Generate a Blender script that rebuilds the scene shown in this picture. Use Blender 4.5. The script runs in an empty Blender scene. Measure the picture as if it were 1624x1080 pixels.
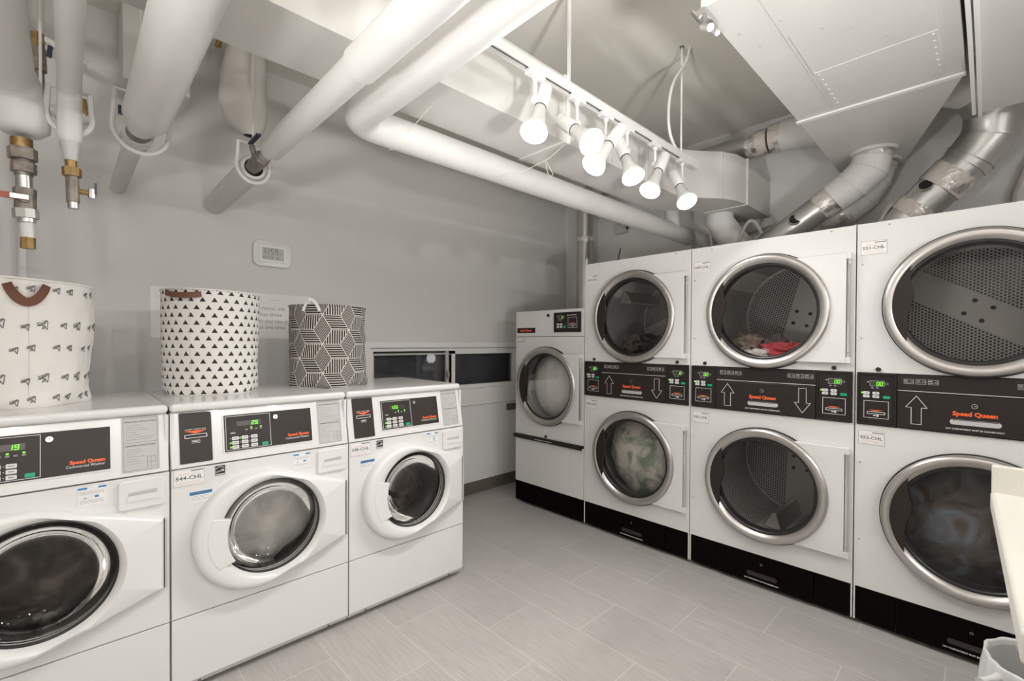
import bpy, bmesh, math, random
from mathutils import Vector, Matrix, noise

random.seed(7)
PI = math.pi
SC = bpy.context.scene
COL = SC.collection
V = Vector

# ------------------------------------------------------------------ camera
CAM_Z = 1.3475
YAW, PITCH, ROLL, FPX = math.radians(46.148), math.radians(-0.57), math.radians(0.248), 730.39
Fw = V((math.cos(YAW) * math.cos(PITCH), math.sin(YAW) * math.cos(PITCH), math.sin(PITCH)))
Rt = V((math.sin(YAW), -math.cos(YAW), 0.0))
Up = Rt.cross(Fw)
R2 = Rt * math.cos(ROLL) + Up * math.sin(ROLL)
U2 = -Rt * math.sin(ROLL) + Up * math.cos(ROLL)
cd = bpy.data.cameras.new('camera')
cam = bpy.data.objects.new('camera', cd)
COL.objects.link(cam)
cd.sensor_width = 36.0
cd.lens = FPX / 1624 * 36.0
cd.shift_y = 9.96 / 1624
cd.clip_start = 0.02
m = Matrix((R2, U2, -Fw)).transposed().to_4x4()
m.translation = V((0, 0, CAM_Z))
cam.matrix_world = m
SC.camera = cam

# ------------------------------------------------------------------ world, exposure
w = bpy.data.worlds.new('world')
SC.world = w
w.use_nodes = True
w.node_tree.nodes['Background'].inputs[0].default_value = (0.8, 0.85, 1.0, 1)
w.node_tree.nodes['Background'].inputs[1].default_value = 0.02
vs = SC.view_settings
vs.view_transform = 'Standard'
vs.look = 'None'
vs.gamma = 1.0
vs.use_curve_mapping = False
vs.exposure = 0.0
SC.cycles.use_denoising = True
SC.cycles.max_bounces = 10
SC.cycles.diffuse_bounces = 7
SC.cycles.glossy_bounces = 4
SC.cycles.transparent_max_bounces = 12
SC.cycles.sample_clamp_indirect = 6.0
SC.cycles.caustics_reflective = False
SC.cycles.caustics_refractive = False

# lamp powers (the lights themselves are made with their lamp heads)
P_FRONT = 5.0     # each of the six reflector bulbs on the visible track
P_BACK = 8.0      # each reflector bulb on the added second track, unseen behind the camera
P_UP = 66.0        # brightest of the added, unseen uplights; the others take a fraction
WARM = (1.0, 0.985, 0.965)

# ------------------------------------------------------------------ materials
MATS = {}

def nmat(name):
    mt = bpy.data.materials.new(name)
    mt.use_nodes = True
    nt = mt.node_tree
    b = nt.nodes['Principled BSDF']
    MATS[name] = mt
    return mt, nt, b

def simple(name, col, rough=0.5, metal=0.0, spec=0.5, bump=None, coat=0.0, emit=None, estr=0.0, var=0.0, vscale=6.0):
    mt, nt, b = nmat(name)
    b.inputs['Base Color'].default_value = (*col, 1)
    b.inputs['Roughness'].default_value = rough
    b.inputs['Metallic'].default_value = metal
    b.inputs['Specular IOR Level'].default_value = spec
    b.inputs['Coat Weight'].default_value = coat
    if emit:
        b.inputs['Emission Color'].default_value = (*emit, 1)
        b.inputs['Emission Strength'].default_value = estr
    tc = None
    if bump or var:
        tc = nt.nodes.new('ShaderNodeTexCoord')
    if bump:
        sc_, st_ = bump
        n = nt.nodes.new('ShaderNodeTexNoise')
        n.inputs['Scale'].default_value = sc_
        n.inputs['Detail'].default_value = 4
        nt.links.new(tc.outputs['Object'], n.inputs['Vector'])
        bp = nt.nodes.new('ShaderNodeBump')
        bp.inputs['Strength'].default_value = st_
        bp.inputs['Distance'].default_value = 0.004
        nt.links.new(n.outputs['Fac'], bp.inputs['Height'])
        nt.links.new(bp.outputs['Normal'], b.inputs['Normal'])
    if var:
        n = nt.nodes.new('ShaderNodeTexNoise')
        n.inputs['Scale'].default_value = vscale
        n.inputs['Detail'].default_value = 6
        nt.links.new(tc.outputs['Object'], n.inputs['Vector'])
        r = nt.nodes.new('ShaderNodeMapRange')
        r.inputs['From Min'].default_value = 0.3
        r.inputs['From Max'].default_value = 0.7
        r.inputs['To Min'].default_value = 1 - var
        r.inputs['To Max'].default_value = 1.0
        nt.links.new(n.outputs['Fac'], r.inputs['Value'])
        mx = nt.nodes.new('ShaderNodeMix')
        mx.data_type = 'RGBA'
        mx.blend_type = 'MULTIPLY'
        mx.inputs[0].default_value = 1.0
        mx.inputs[6].default_value = (*col, 1)
        nt.links.new(r.outputs[0], mx.inputs[7])
        nt.links.new(mx.outputs[2], b.inputs['Base Color'])
    return mt

class E:
    """tiny expression wrapper over math nodes"""
    def __init__(s, nt, x):
        s.nt, s.x = nt, x
    def _op(s, op, *a):
        n = s.nt.nodes.new('ShaderNodeMath')
        n.operation = op
        for i, v in enumerate((s,) + a):
            v = v.x if isinstance(v, E) else v
            if isinstance(v, (int, float)):
                n.inputs[i].default_value = v
            else:
                s.nt.links.new(v, n.inputs[i])
        return E(s.nt, n.outputs[0])
    def __add__(s, o): return s._op('ADD', o)
    __radd__ = __add__
    def __sub__(s, o): return s._op('SUBTRACT', o)
    def __rsub__(s, o): return E(s.nt, o)._op('SUBTRACT', s)
    def __mul__(s, o): return s._op('MULTIPLY', o)
    __rmul__ = __mul__
    def __truediv__(s, o): return s._op('DIVIDE', o)
    def lt(s, o): return s._op('LESS_THAN', o)
    def gt(s, o): return s._op('GREATER_THAN', o)
    def frac(s): return s._op('FRACT')
    def floor(s): return s._op('FLOOR')
    def abs(s): return s._op('ABSOLUTE')
    def sqrt(s): return s._op('SQRT')
    def mx(s, o): return s._op('MAXIMUM', o)
    def mn(s, o): return s._op('MINIMUM', o)
    def sin(s): return s._op('SINE')
    def atan2(s, o): return s._op('ARCTAN2', o)
    def mod(s, o): return s._op('FLOORED_MODULO', o)

def coords(nt, kind='Object'):
    tc = nt.nodes.new('ShaderNodeTexCoord')
    sp = nt.nodes.new('ShaderNodeSeparateXYZ')
    nt.links.new(tc.outputs[kind], sp.inputs[0])
    return [E(nt, sp.outputs[i]) for i in range(3)]

def choose(nt, fac, a, b):
    """b where fac==1 else a; a/b colours or sockets"""
    n = nt.nodes.new('ShaderNodeMix')
    n.data_type = 'RGBA'
    nt.links.new(fac.x, n.inputs[0]) if isinstance(fac, E) else None
    for k, v in ((6, a), (7, b)):
        if isinstance(v, tuple):
            n.inputs[k].default_value = (*v, 1)
        else:
            nt.links.new(v, n.inputs[k])
    return n.outputs[2]

simple('wall_paint', (0.72, 0.71, 0.70), 0.55, bump=(60, 0.08), var=0.03, vscale=1.5)
simple('ceiling_paint', (0.83, 0.805, 0.745), 0.7, bump=(25, 0.15), var=0.06, vscale=2.0)
simple('trim_paint', (0.84, 0.83, 0.82), 0.4)
simple('duct_paint', (0.67, 0.66, 0.635), 0.5, bump=(12, 0.12), var=0.05, vscale=5)
simple('pipe_wrap', (0.69, 0.68, 0.665), 0.45, bump=(9, 0.25), var=0.05, vscale=6)
simple('canvas_wrap', (0.7, 0.68, 0.65), 0.8, bump=(14, 0.5), var=0.08, vscale=6)
simple('enamel', (0.73, 0.727, 0.72), 0.22, coat=0.3)
simple('enamel_dryer', (0.71, 0.705, 0.695), 0.3, bump=(160, 0.12))
simple('white_plastic', (0.75, 0.747, 0.74), 0.25)
simple('grey_plastic', (0.5, 0.5, 0.49), 0.4)
simple('black_panel', (0.022, 0.018, 0.016), 0.4, spec=0.25)
simple('charcoal_panel', (0.040, 0.033, 0.029), 0.4, spec=0.25)
simple('dryer_panel', (0.026, 0.020, 0.018), 0.4, spec=0.25)
simple('kick_black', (0.003, 0.0016, 0.0014), 0.4, spec=0.06)
simple('rubber', (0.012, 0.011, 0.011), 0.35)
simple('steel_screw', (0.5, 0.49, 0.48), 0.3, metal=1.0)
simple('print_white', (0.72, 0.71, 0.70), 0.5)
simple('print_grey', (0.16, 0.155, 0.15), 0.5)
simple('print_orange', (0.85, 0.13, 0.03), 0.5)
simple('print_blue', (0.02, 0.22, 0.52), 0.5)
simple('print_black', (0.03, 0.03, 0.03), 0.5)
simple('print_pink', (0.72, 0.55, 0.50), 0.6)
simple('label_white', (0.80, 0.79, 0.78), 0.4)
simple('label_grey', (0.50, 0.49, 0.48), 0.5)
simple('sign_grey', (0.33, 0.325, 0.32), 0.5)
simple('button_white', (0.66, 0.66, 0.65), 0.4)
simple('button_green', (0.0, 0.36, 0.19), 0.4)
simple('led_off', (0.05, 0.04, 0.035), 0.3)
simple('led_green', (0.1, 0.6, 0.02), 0.4, emit=(0.25, 1.0, 0.03), estr=0.9)
simple('lcd', (0.50, 0.51, 0.46), 0.3)
simple('lcd_dark', (0.16, 0.16, 0.15), 0.5)
simple('lamp_white', (0.80, 0.795, 0.78), 0.4)
simple('bulb_glow', (0.9, 0.9, 0.85), 0.4, emit=(1.0, 0.97, 0.9), estr=9.0)
simple('brass', (0.42, 0.27, 0.11), 0.4, metal=0.8, var=0.5, vscale=30)
simple('old_iron', (0.33, 0.29, 0.25), 0.5, metal=0.5, var=0.5, vscale=40)
simple('red_handle', (0.38, 0.10, 0.07), 0.6, var=0.3, vscale=40)
simple('blue_handle', (0.03, 0.035, 0.07), 0.4)
simple('brown_leather', (0.16, 0.062, 0.038), 0.55, bump=(40, 0.2))
simple('baseboard_vinyl', (0.15, 0.13, 0.11), 0.4)
simple('counter_cream', (0.62, 0.60, 0.54), 0.35)
simple('string', (0.68, 0.65, 0.58), 0.8)
simple('cable_grey', (0.42, 0.39, 0.35), 0.5)
simple('cable_dark', (0.08, 0.07, 0.06), 0.5)
simple('paper', (0.90, 0.89, 0.88), 0.6)
simple('box_grey', (0.12, 0.115, 0.11), 0.5)
simple('hole_black', (0.01, 0.01, 0.01), 0.7)
simple('night_pane_back', (0.30, 0.31, 0.325), 0.6, var=0.5, vscale=3)
simple('cloth_coral', (0.72, 0.09, 0.10), 0.9, var=0.35, vscale=14)
simple('cloth_beige', (0.36, 0.28, 0.22), 0.9, var=0.3, vscale=14)
simple('cloth_white', (0.7, 0.68, 0.66), 0.9)
simple('cloth_mauve', (0.32, 0.26, 0.27), 0.9, var=0.3, vscale=14)
simple('cloth_black', (0.02, 0.018, 0.018), 0.55)
simple('cloth_brown', (0.10, 0.075, 0.062), 0.8)

def metal_mat(name, col, rough, streak=None, dirt=0.25):
    mt, nt, b = nmat(name)
    b.inputs['Metallic'].default_value = 1.0
    tc = nt.nodes.new('ShaderNodeTexCoord')
    n = nt.nodes.new('ShaderNodeTexNoise')
    n.inputs['Scale'].default_value = 8
    n.inputs['Detail'].default_value = 8
    nt.links.new(tc.outputs['Object'], n.inputs['Vector'])
    f = E(nt, n.outputs['Fac'])
    nt.links.new(choose(nt, f * dirt * 2, tuple(c for c in col), tuple(c * 0.6 for c in col)), b.inputs['Base Color'])
    nt.links.new((f * 0.2 + (rough - 0.1)).x, b.inputs['Roughness'])
    return mt

metal_mat('galvanised', (0.62, 0.62, 0.60), 0.34)
metal_mat('ring_steel', (0.56, 0.535, 0.51), 0.36, dirt=0.05)
metal_mat('chrome', (0.75, 0.75, 0.74), 0.15, dirt=0.05)

# crinkled foil tape with half-worn white paint
mt, nt, b = nmat('foil_tape')
x, y, z = coords(nt)
n1 = nt.nodes.new('ShaderNodeTexNoise'); n1.inputs['Scale'].default_value = 16; n1.inputs['Detail'].default_value = 8
tc = nt.nodes.new('ShaderNodeTexCoord'); nt.links.new(tc.outputs['Object'], n1.inputs['Vector'])
worn = (E(nt, n1.outputs['Fac']) - 0.49) * 9.0
worn = worn.mx(0.0).mn(1.0)
n2 = nt.nodes.new('ShaderNodeTexNoise'); n2.inputs['Scale'].default_value = 60; n2.inputs['Detail'].default_value = 3
nt.links.new(tc.outputs['Object'], n2.inputs['Vector'])
nt.links.new(choose(nt, worn, (0.60, 0.55, 0.51), (0.62, 0.60, 0.58)), b.inputs['Base Color'])
nt.links.new(worn.x, b.inputs['Metallic'])
b.inputs['Roughness'].default_value = 0.3
bp = nt.nodes.new('ShaderNodeBump'); bp.inputs['Strength'].default_value = 0.7; bp.inputs['Distance'].default_value = 0.006
nt.links.new(n2.outputs['Fac'], bp.inputs['Height']); nt.links.new(bp.outputs['Normal'], b.inputs['Normal'])

def glass_mat(name, tint, rough=0.02, refl=1.0):
    mt, nt, b = nmat(name)
    nt.nodes.remove(b)
    out = nt.nodes['Material Output']
    t = nt.nodes.new('ShaderNodeBsdfTransparent'); t.inputs[0].default_value = (*tint, 1)
    g = nt.nodes.new('ShaderNodeBsdfGlossy'); g.inputs['Roughness'].default_value = rough
    g.inputs[0].default_value = (refl, refl, refl, 1)
    fr = nt.nodes.new('ShaderNodeFresnel'); fr.inputs[0].default_value = 1.38
    mx = nt.nodes.new('ShaderNodeMixShader')
    nt.links.new(fr.outputs[0], mx.inputs[0]); nt.links.new(t.outputs[0], mx.inputs[1]); nt.links.new(g.outputs[0], mx.inputs[2])
    nt.links.new(mx.outputs[0], out.inputs[0])
    return mt
glass_mat('dryer_glass', (0.84, 0.83, 0.82))
glass_mat('washer_glass', (0.84, 0.83, 0.82))
glass_mat('window_glass', (0.75, 0.75, 0.76), refl=0.8)

# floor: long grey planks 0.305 x 0.605 in half bond, fine brushed grain along y
mt, nt, b = nmat('floor_tile')
x, y, z = coords(nt)
row = ((x - 0.19) / 0.305).floor()
odd = row.mod(2.0)
fx = ((x - 0.19) / 0.305).frac() * 0.305
yy = (y - 0.42) / 0.605 + odd * 0.5
fy = yy.frac() * 0.605
col_i = yy.floor()
joint = fx.mn(0.305 - fx).mn(fy.mn(0.605 - fy)).lt(0.0022)
wn = nt.nodes.new('ShaderNodeTexWhiteNoise'); wn.noise_dimensions = '2D'
cb = nt.nodes.new('ShaderNodeCombineXYZ'); nt.links.new(row.x, cb.inputs[0]); nt.links.new(col_i.x, cb.inputs[1])
nt.links.new(cb.outputs[0], wn.inputs['Vector'])
gv = nt.nodes.new('ShaderNodeCombineXYZ')
nt.links.new((x * 170.0).x, gv.inputs[0]); nt.links.new((y * 9.0).x, gv.inputs[1])
nt.links.new((E(nt, wn.outputs['Value']) * 40).x, gv.inputs[2])
gn = nt.nodes.new('ShaderNodeTexNoise'); gn.inputs['Scale'].default_value = 1.0; gn.inputs['Detail'].default_value = 5
nt.links.new(gv.outputs[0], gn.inputs['Vector'])
g = E(nt, gn.outputs['Fac'])
val = (g - 0.5) * 0.55 + 1.0 + (E(nt, wn.outputs['Value']) - 0.5) * 0.08
cc = nt.nodes.new('ShaderNodeMix'); cc.data_type = 'RGBA'; cc.blend_type = 'MULTIPLY'; cc.inputs[0].default_value = 1
cc.inputs[6].default_value = (0.41, 0.39, 0.372, 1); nt.links.new(val.x, cc.inputs[7])
nt.links.new(choose(nt, joint, cc.outputs[2], (0.52, 0.50, 0.475)), b.inputs['Base Color'])
nt.links.new((g * 0.25 + 0.22).x, b.inputs['Roughness'])
bp = nt.nodes.new('ShaderNodeBump'); bp.inputs['Strength'].default_value = 0.25; bp.inputs['Distance'].default_value = 0.002
nt.links.new((g - joint * 0.6).x, bp.inputs['Height']); nt.links.new(bp.outputs['Normal'], b.inputs['Normal'])

def hexdots(nt, u, v, pitch, rad):
    """1 where a hole of a staggered hole pattern is"""
    s3 = pitch * math.sqrt(3)
    ax = u.mod(pitch) - pitch / 2; ay = v.mod(s3) - s3 / 2
    bx = (u - pitch / 2).mod(pitch) - pitch / 2; by = (v - s3 / 2).mod(s3) - s3 / 2
    return ((ax * ax + ay * ay).mn(bx * bx + by * by)).lt(rad * rad)

def perforated(name, disc):
    mt, nt, b = nmat(name)
    x, y, z = coords(nt, 'UV')
    if disc:       # uv = metres on the back wall, centred; a solid strip runs across it
        hole = hexdots(nt, x, y, 0.0165, 0.0058)
        solid = y.abs().lt(0.075)
        rr = (x * x + y * y)
        solid = solid.mx(rr.gt(0.33 * 0.33))
    else:          # u = arc length, v = depth
        hole = hexdots(nt, x, y, 0.0165, 0.0058)
        solid = (x / 0.75).frac().lt(0.2)
        solid = solid.mx(y.lt(0.10))
    hole = hole * (1.0 - solid)
    nt.links.new(choose(nt, hole, (0.66, 0.65, 0.63), (0.02, 0.018, 0.016)), b.inputs['Base Color'])
    nt.links.new(((1.0 - hole) * 0.35).x, b.inputs['Metallic'])
    b.inputs['Roughness'].default_value = 0.42
    return mt
perforated('drum_back_steel', True)
perforated('drum_side_steel', False)
simple('drum_dark', (0.22, 0.21, 0.20), 0.4, metal=0.4)

# tumbling wet laundry, swirled folds
def swirl(name, c0, c1, c2, rough=0.8):
    mt, nt, b = nmat(name)
    tc = nt.nodes.new('ShaderNodeTexCoord')
    n = nt.nodes.new('ShaderNodeTexNoise'); n.inputs['Scale'].default_value = 7; n.inputs['Detail'].default_value = 3
    n.inputs['Distortion'].default_value = 1.2
    nt.links.new(tc.outputs['Object'], n.inputs['Vector'])
    r = nt.nodes.new('ShaderNodeValToRGB')
    r.color_ramp.elements[0].position = 0.36; r.color_ramp.elements[0].color = (*c0, 1)
    r.color_ramp.elements[1].position = 0.66; r.color_ramp.elements[1].color = (*c2, 1)
    e = r.color_ramp.elements.new(0.5); e.color = (*c1, 1)
    nt.links.new(n.outputs['Fac'], r.inputs[0]); nt.links.new(r.outputs[0], b.inputs['Base Color'])
    b.inputs['Roughness'].default_value = rough
swirl('load_white', (0.78, 0.78, 0.76), (0.86, 0.86, 0.84), (0.9, 0.9, 0.89))
swirl('load_sage', (0.20, 0.27, 0.21), (0.58, 0.56, 0.50), (0.72, 0.71, 0.66))
swirl('load_dark', (0.05, 0.035, 0.028), (0.11, 0.10, 0.092), (0.17, 0.20, 0.25))
swirl('load_suds', (0.55, 0.54, 0.51), (0.66, 0.65, 0.62), (0.76, 0.75, 0.72))
swirl('load_brown', (0.02, 0.015, 0.012), (0.055, 0.042, 0.035), (0.14, 0.115, 0.10))

# triangle print canvas (uv in metres)
mt, nt, b = nmat('triangle_canvas')
u, v, _ = coords(nt, 'UV')
ph = 0.0335; pw = 0.043
rv = v / ph; rr = rv.floor(); fv = rv.frac()
fu = (u / pw + rr.mod(2.0) * 0.5).frac()
tri = (fu - 0.5).abs().lt((0.80 - fv) * 0.46) * fv.gt(0.2)
nt.links.new(choose(nt, tri, (0.76, 0.735, 0.705), (0.035, 0.03, 0.028)), b.inputs['Base Color'])
b.inputs['Roughness'].default_value = 0.85

# tumbling-block print with stripes (uv in metres)
mt, nt, b = nmat('block_print_canvas')
u, v, _ = coords(nt, 'UV')
S = 0.150
sy, sx = S, S * math.sqrt(3)
ax = u.mod(sx) - sx / 2; ay = v.mod(sy) - sy / 2
bx = (u - sx / 2).mod(sx) - sx / 2; by = (v - sy / 2).mod(sy) - sy / 2
useb = (bx * bx + by * by).lt(ax * ax + ay * ay)
gx = ax + (bx - ax) * useb; gy = ay + (by - ay) * useb
ang = (gy.atan2(gx) / (2 * PI) + 1.0 + 1.0 / 6).frac() * 3.0   # three rhombi per hexagon
sec = ang.floor()
fa = ang.frac()
s0 = sec.lt(0.5); s2 = sec.gt(1.5); s1 = 1.0 - s0 - s2
s3_ = math.sqrt(3) / 2
w0 = ((gx * s3_ + gy * 0.5) / 0.0072).frac().gt(0.30)
w1 = (gx / 0.0118).frac().gt(0.36)
w2 = (gy / 0.0118).frac().gt(0.32)
stripe = w0 * s0 + w1 * s1 + w2 * s2
d_hex = (gy.abs()).mx((gy * 0.5 + gx * s3_).abs()).mx((gy * 0.5 - gx * s3_).abs())
edge = d_hex.gt(S / 2 - 0.0016)
rad_ = (gx * gx + gy * gy).sqrt()
edge2 = (fa.mn(1.0 - fa) * (2 * PI / 3) * rad_).lt(0.0017)
dark = stripe * (1.0 - edge.mx(edge2))
nt.links.new(choose(nt, dark, (0.66, 0.63, 0.60), (0.038, 0.028, 0.024)), b.inputs['Base Color'])
b.inputs['Roughness'].default_value = 0.85

simple('plain_canvas', (0.77, 0.745, 0.715), 0.85, bump=(9, 0.5), var=0.04, vscale=7)
simple('basket_lining', (0.62, 0.60, 0.58), 0.9)

# thin white bin liner
mt, nt, b = nmat('bin_liner')
b.inputs['Base Color'].default_value = (0.80, 0.80, 0.80, 1)
b.inputs['Roughness'].default_value = 0.3
b.inputs['Alpha'].default_value = 0.82

# ------------------------------------------------------------------ mesh builder
class MB:
    def __init__(s, mat='enamel'):
        s.v, s.f, s.fm, s.uv = [], [], [], []
        s.mats = []
        s.M = Matrix.Identity(4)
        s.use(mat)
    def use(s, mat):
        if mat not in s.mats:
            s.mats.append(mat)
        s.cur = s.mats.index(mat)
        return s
    def add(s, pts, faces, uvs=None):
        o = len(s.v)
        s.v += [s.M @ V(p) for p in pts]
        flip = s.M.determinant() < 0
        for f in faces:
            f = list(f)
            if flip: f.reverse()
            s.f.append([o + i for i in f]); s.fm.append(s.cur)
            s.uv.append([uvs[i] for i in f] if uvs else None)
        return s
    def box(s, x0, x1, y0, y1, z0, z1):
        p = [(x0, y0, z0), (x1, y0, z0), (x1, y1, z0), (x0, y1, z0), (x0, y0, z1), (x1, y0, z1), (x1, y1, z1), (x0, y1, z1)]
        return s.add(p, [(0, 3, 2, 1), (4, 5, 6, 7), (0, 1, 5, 4), (1, 2, 6, 5), (2, 3, 7, 6), (3, 0, 4, 7)])
    def prism(s, pts, fn, a, b):
        """pts: 2d outline (ccw seen from fn's +c side); fn(p,q,c)->3d; from c=a to c=b"""
        n = len(pts)
        P = [fn(p, q, a) for p, q in pts] + [fn(p, q, b) for p, q in pts]
        F = [list(range(n))[::-1], list(range(n, 2 * n))] + [(i, (i + 1) % n, n + (i + 1) % n, n + i) for i in range(n)]
        return s.add(P, F)
    def poly_xz(s, pts, y0, y1):      # outline in x,z, ccw seen from the front (-y); y0 front, y1 back
        return s.prism(pts, lambda p, q, c: (p, c, q), y1, y0)
    def rrect(s, x0, x1, z0, z1, y0, y1, r=0.006, k=4):
        pts = []
        for cx, cz, a0 in ((x1 - r, z0 + r, -PI / 2), (x1 - r, z1 - r, 0), (x0 + r, z1 - r, PI / 2), (x0 + r, z0 + r, PI)):
            for i in range(k + 1):
                a = a0 + PI / 2 * i / k
                pts.append((cx + r * math.cos(a), cz + r * math.sin(a)))
        return s.poly_xz(pts, y0, y1)
    def frame(s, x0, x1, z0, z1, t, y0, y1):   # rectangular line frame
        s.box(x0, x1, y0, y1, z1 - t, z1); s.box(x0, x1, y0, y1, z0, z0 + t)
        s.box(x0, x0 + t, y0, y1, z0 + t, z1 - t); s.box(x1 - t, x1, y0, y1, z0 + t, z1 - t)
        return s
    def stroke(s, pts, t, y0, y1, close=False):   # polyline of thin bars in the xz plane
        n = len(pts)
        for i in range(n if close else n - 1):
            a, b = V(pts[i]), V(pts[(i + 1) % n])
            d = (b - a).normalized(); q = V((-d.y, d.x)) * t / 2; a2 = a - d * t / 2; b2 = b + d * t / 2
            s.poly_xz([(a2 - q)[:], (b2 - q)[:], (b2 + q)[:], (a2 + q)[:]], y0, y1)
        return s
    def cyl(s, p0, p1, r0, r1=None, n=24, caps=True):
        r1 = r0 if r1 is None else r1
        p0, p1 = V(p0), V(p1)
        d = (p1 - p0).normalized()
        a = d.orthogonal().normalized(); b = d.cross(a)
        P = []
        for p, r in ((p0, r0), (p1, r1)):
            P += [p + (a * math.cos(2 * PI * i / n) + b * math.sin(2 * PI * i / n)) * r for i in range(n)]
        F = [(i, (i + 1) % n, n + (i + 1) % n, n + i) for i in range(n)]
        if caps: F += [list(range(n))[::-1], list(range(n, 2 * n))]
        return s.add(P, F)
    def tube(s, path, r, n=20, caps=True, flat=1.0):
        path = [V(p) for p in path]
        m = len(path)
        rs = r if isinstance(r, (list, tuple)) else [r] * m
        d0 = (path[1] - path[0]).normalized()
        a = d0.orthogonal().normalized()
        if abs(d0.z) < 0.9: a = (V((0, 0, 1)) - d0 * d0.z).normalized()
        b = d0.cross(a)
        unit = [(a * math.cos(2 * PI * i / n) + b * math.sin(2 * PI * i / n) * flat) for i in range(n)]
        P = [path[0] + q * rs[0] for q in unit]
        cur = unit
        for k in range(1, m):
            d = (path[k] - path[k - 1]).normalized()
            dn = (path[k + 1] - path[k]).normalized() if k < m - 1 else d
            nrm = (d + dn).normalized()
            new = []
            for q in cur:
                t = -(q.dot(nrm)) / d.dot(nrm)
                new.append(q + d * t)
            P += [path[k] + q * rs[k] for q in new]
            # section of the next straight run, perpendicular again
            cur = [q - dn * q.dot(dn) for q in new]
        F = []
        for k in range(m - 1):
            for i in range(n):
                j = (i + 1) % n
                F.append((k * n + i, k * n + j, (k + 1) * n + j, (k + 1) * n + i))
        if caps: F += [list(range(n))[::-1], [(m - 1) * n + i for i in range(n)]]
        return s.add(P, F)
    def lathe(s, prof, n=48, origin=(0, 0, 0), axis='y', close=False, a0=0.0, a1=2 * PI):
        """prof: (r, h) list; revolve round axis through origin. axis y: h along -y is towards the viewer"""
        o = V(origin); full = abs(a1 - a0 - 2 * PI) < 1e-6
        cols = n if full else n + 1
        P = []
        for i in range(cols):
            a = a0 + (a1 - a0) * i / n
            for r, h in prof:
                if axis == 'y': P.append(o + V((r * math.cos(a), h, r * math.sin(a))))
                else: P.append(o + V((r * math.cos(a), r * math.sin(a), h)))
        m = len(prof); F = []
        for i in range(n):
            j = (i + 1) % cols
            for k in range(m - 1 + (1 if close else 0)):
                k2 = (k + 1) % m
                F.append((i * m + k, j * m + k, j * m + k2, i * m + k2) if axis != 'y' else (i * m + k, i * m + k2, j * m + k2, j * m + k))
        return s.add(P, F)
    def grid(s, fn, nu, nv, uvfn=None):
        P, U = [], []
        for j in range(nv + 1):
            for i in range(nu + 1):
                P.append(fn(i / nu, j / nv)); U.append(uvfn(i / nu, j / nv) if uvfn else (0, 0))
        F = [(j * (nu + 1) + i, j * (nu + 1) + i + 1, (j + 1) * (nu + 1) + i + 1, (j + 1) * (nu + 1) + i) for j in range(nv) for i in range(nu)]
        return s.add(P, F, U)
    def plate_hole(s, x0, x1, z0, z1, cx, cz, r, y0, y1, n=64):
        """rectangular plate with a round hole"""
        angs = [2 * PI * i / n for i in range(n)]
        for X, Z in ((x0, z0), (x1, z0), (x1, z1), (x0, z1)):
            angs.append(math.atan2(Z - cz, X - cx) % (2 * PI))
        angs = sorted(set(round(a, 6) for a in angs))
        def outer(a):
            c, q = math.cos(a), math.sin(a); t = 1e9
            if c > 1e-9: t = min(t, (x1 - cx) / c)
            if c < -1e-9: t = min(t, (x0 - cx) / c)
            if q > 1e-9: t = min(t, (z1 - cz) / q)
            if q < -1e-9: t = min(t, (z0 - cz) / q)
            return cx + c * t, cz + q * t
        k = len(angs); P = []
        for yy in (y0, y1):
            P += [(cx + r * math.cos(a), yy, cz + r * math.sin(a)) for a in angs]
            P += [(outer(a)[0], yy, outer(a)[1]) for a in angs]
        F = []
        for i in range(k):
            j = (i + 1) % k
            F.append((i, k + i, k + j, j)); F.append((2 * k + i, 2 * k + j, 3 * k + j, 3 * k + i))
            F.append((i, j, 2 * k + j, 2 * k + i)); F.append((k + i, 3 * k + i, 3 * k + j, k + j))
        return s.add(P, F)
    def text(s, txt, size, x, z, y, align='LEFT', bold=0.0, depth=0.0006, sx=1.0, shear=0.0):
        vs_, fs_ = text_geo(txt, bold, shear)
        if not vs_: return s
        xs = [p[0] for p in vs_]
        off = 0 if align == 'LEFT' else (-(min(xs) + max(xs)) / 2 if align == 'CENTER' else -max(xs))
        P = [(x + (p[0] + off) * size * sx, y - p[2] * depth, z + p[1] * size) for p in vs_]
        return s.add(P, fs_)
    def build(s, name, parent=None, bevel=0.0, seg=2, ang=35, smooth=True, loc=None):
        me = bpy.data.meshes.new(name)
        me.from_pydata([p[:] for p in s.v], [], s.f)
        for mn in s.mats: me.materials.append(MATS[mn])
        me.polygons.foreach_set('material_index', s.fm)
        if any(u is not None for u in s.uv):
            ul = me.uv_layers.new(name='UVMap')
            li = 0
            for f, u in zip(s.f, s.uv):
                for k in range(len(f)):
                    ul.data[li].uv = u[k] if u else (0, 0)
                    li += 1
        me.validate(verbose=False)
        if smooth:
            me.polygons.foreach_set('use_smooth', [True] * len(me.polygons))
            if not bevel: me.set_sharp_from_angle(angle=math.radians(ang))
        me.update()
        o = bpy.data.objects.new(name, me)
        COL.objects.link(o)
        if bevel:
            bm = o.modifiers.new('bevel', 'BEVEL'); bm.width = bevel; bm.segments = seg
            bm.limit_method = 'ANGLE'; bm.angle_limit = math.radians(ang); bm.harden_normals = True
        if parent is not None: o.parent = parent
        if loc is not None: o.location = loc
        return o

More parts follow.
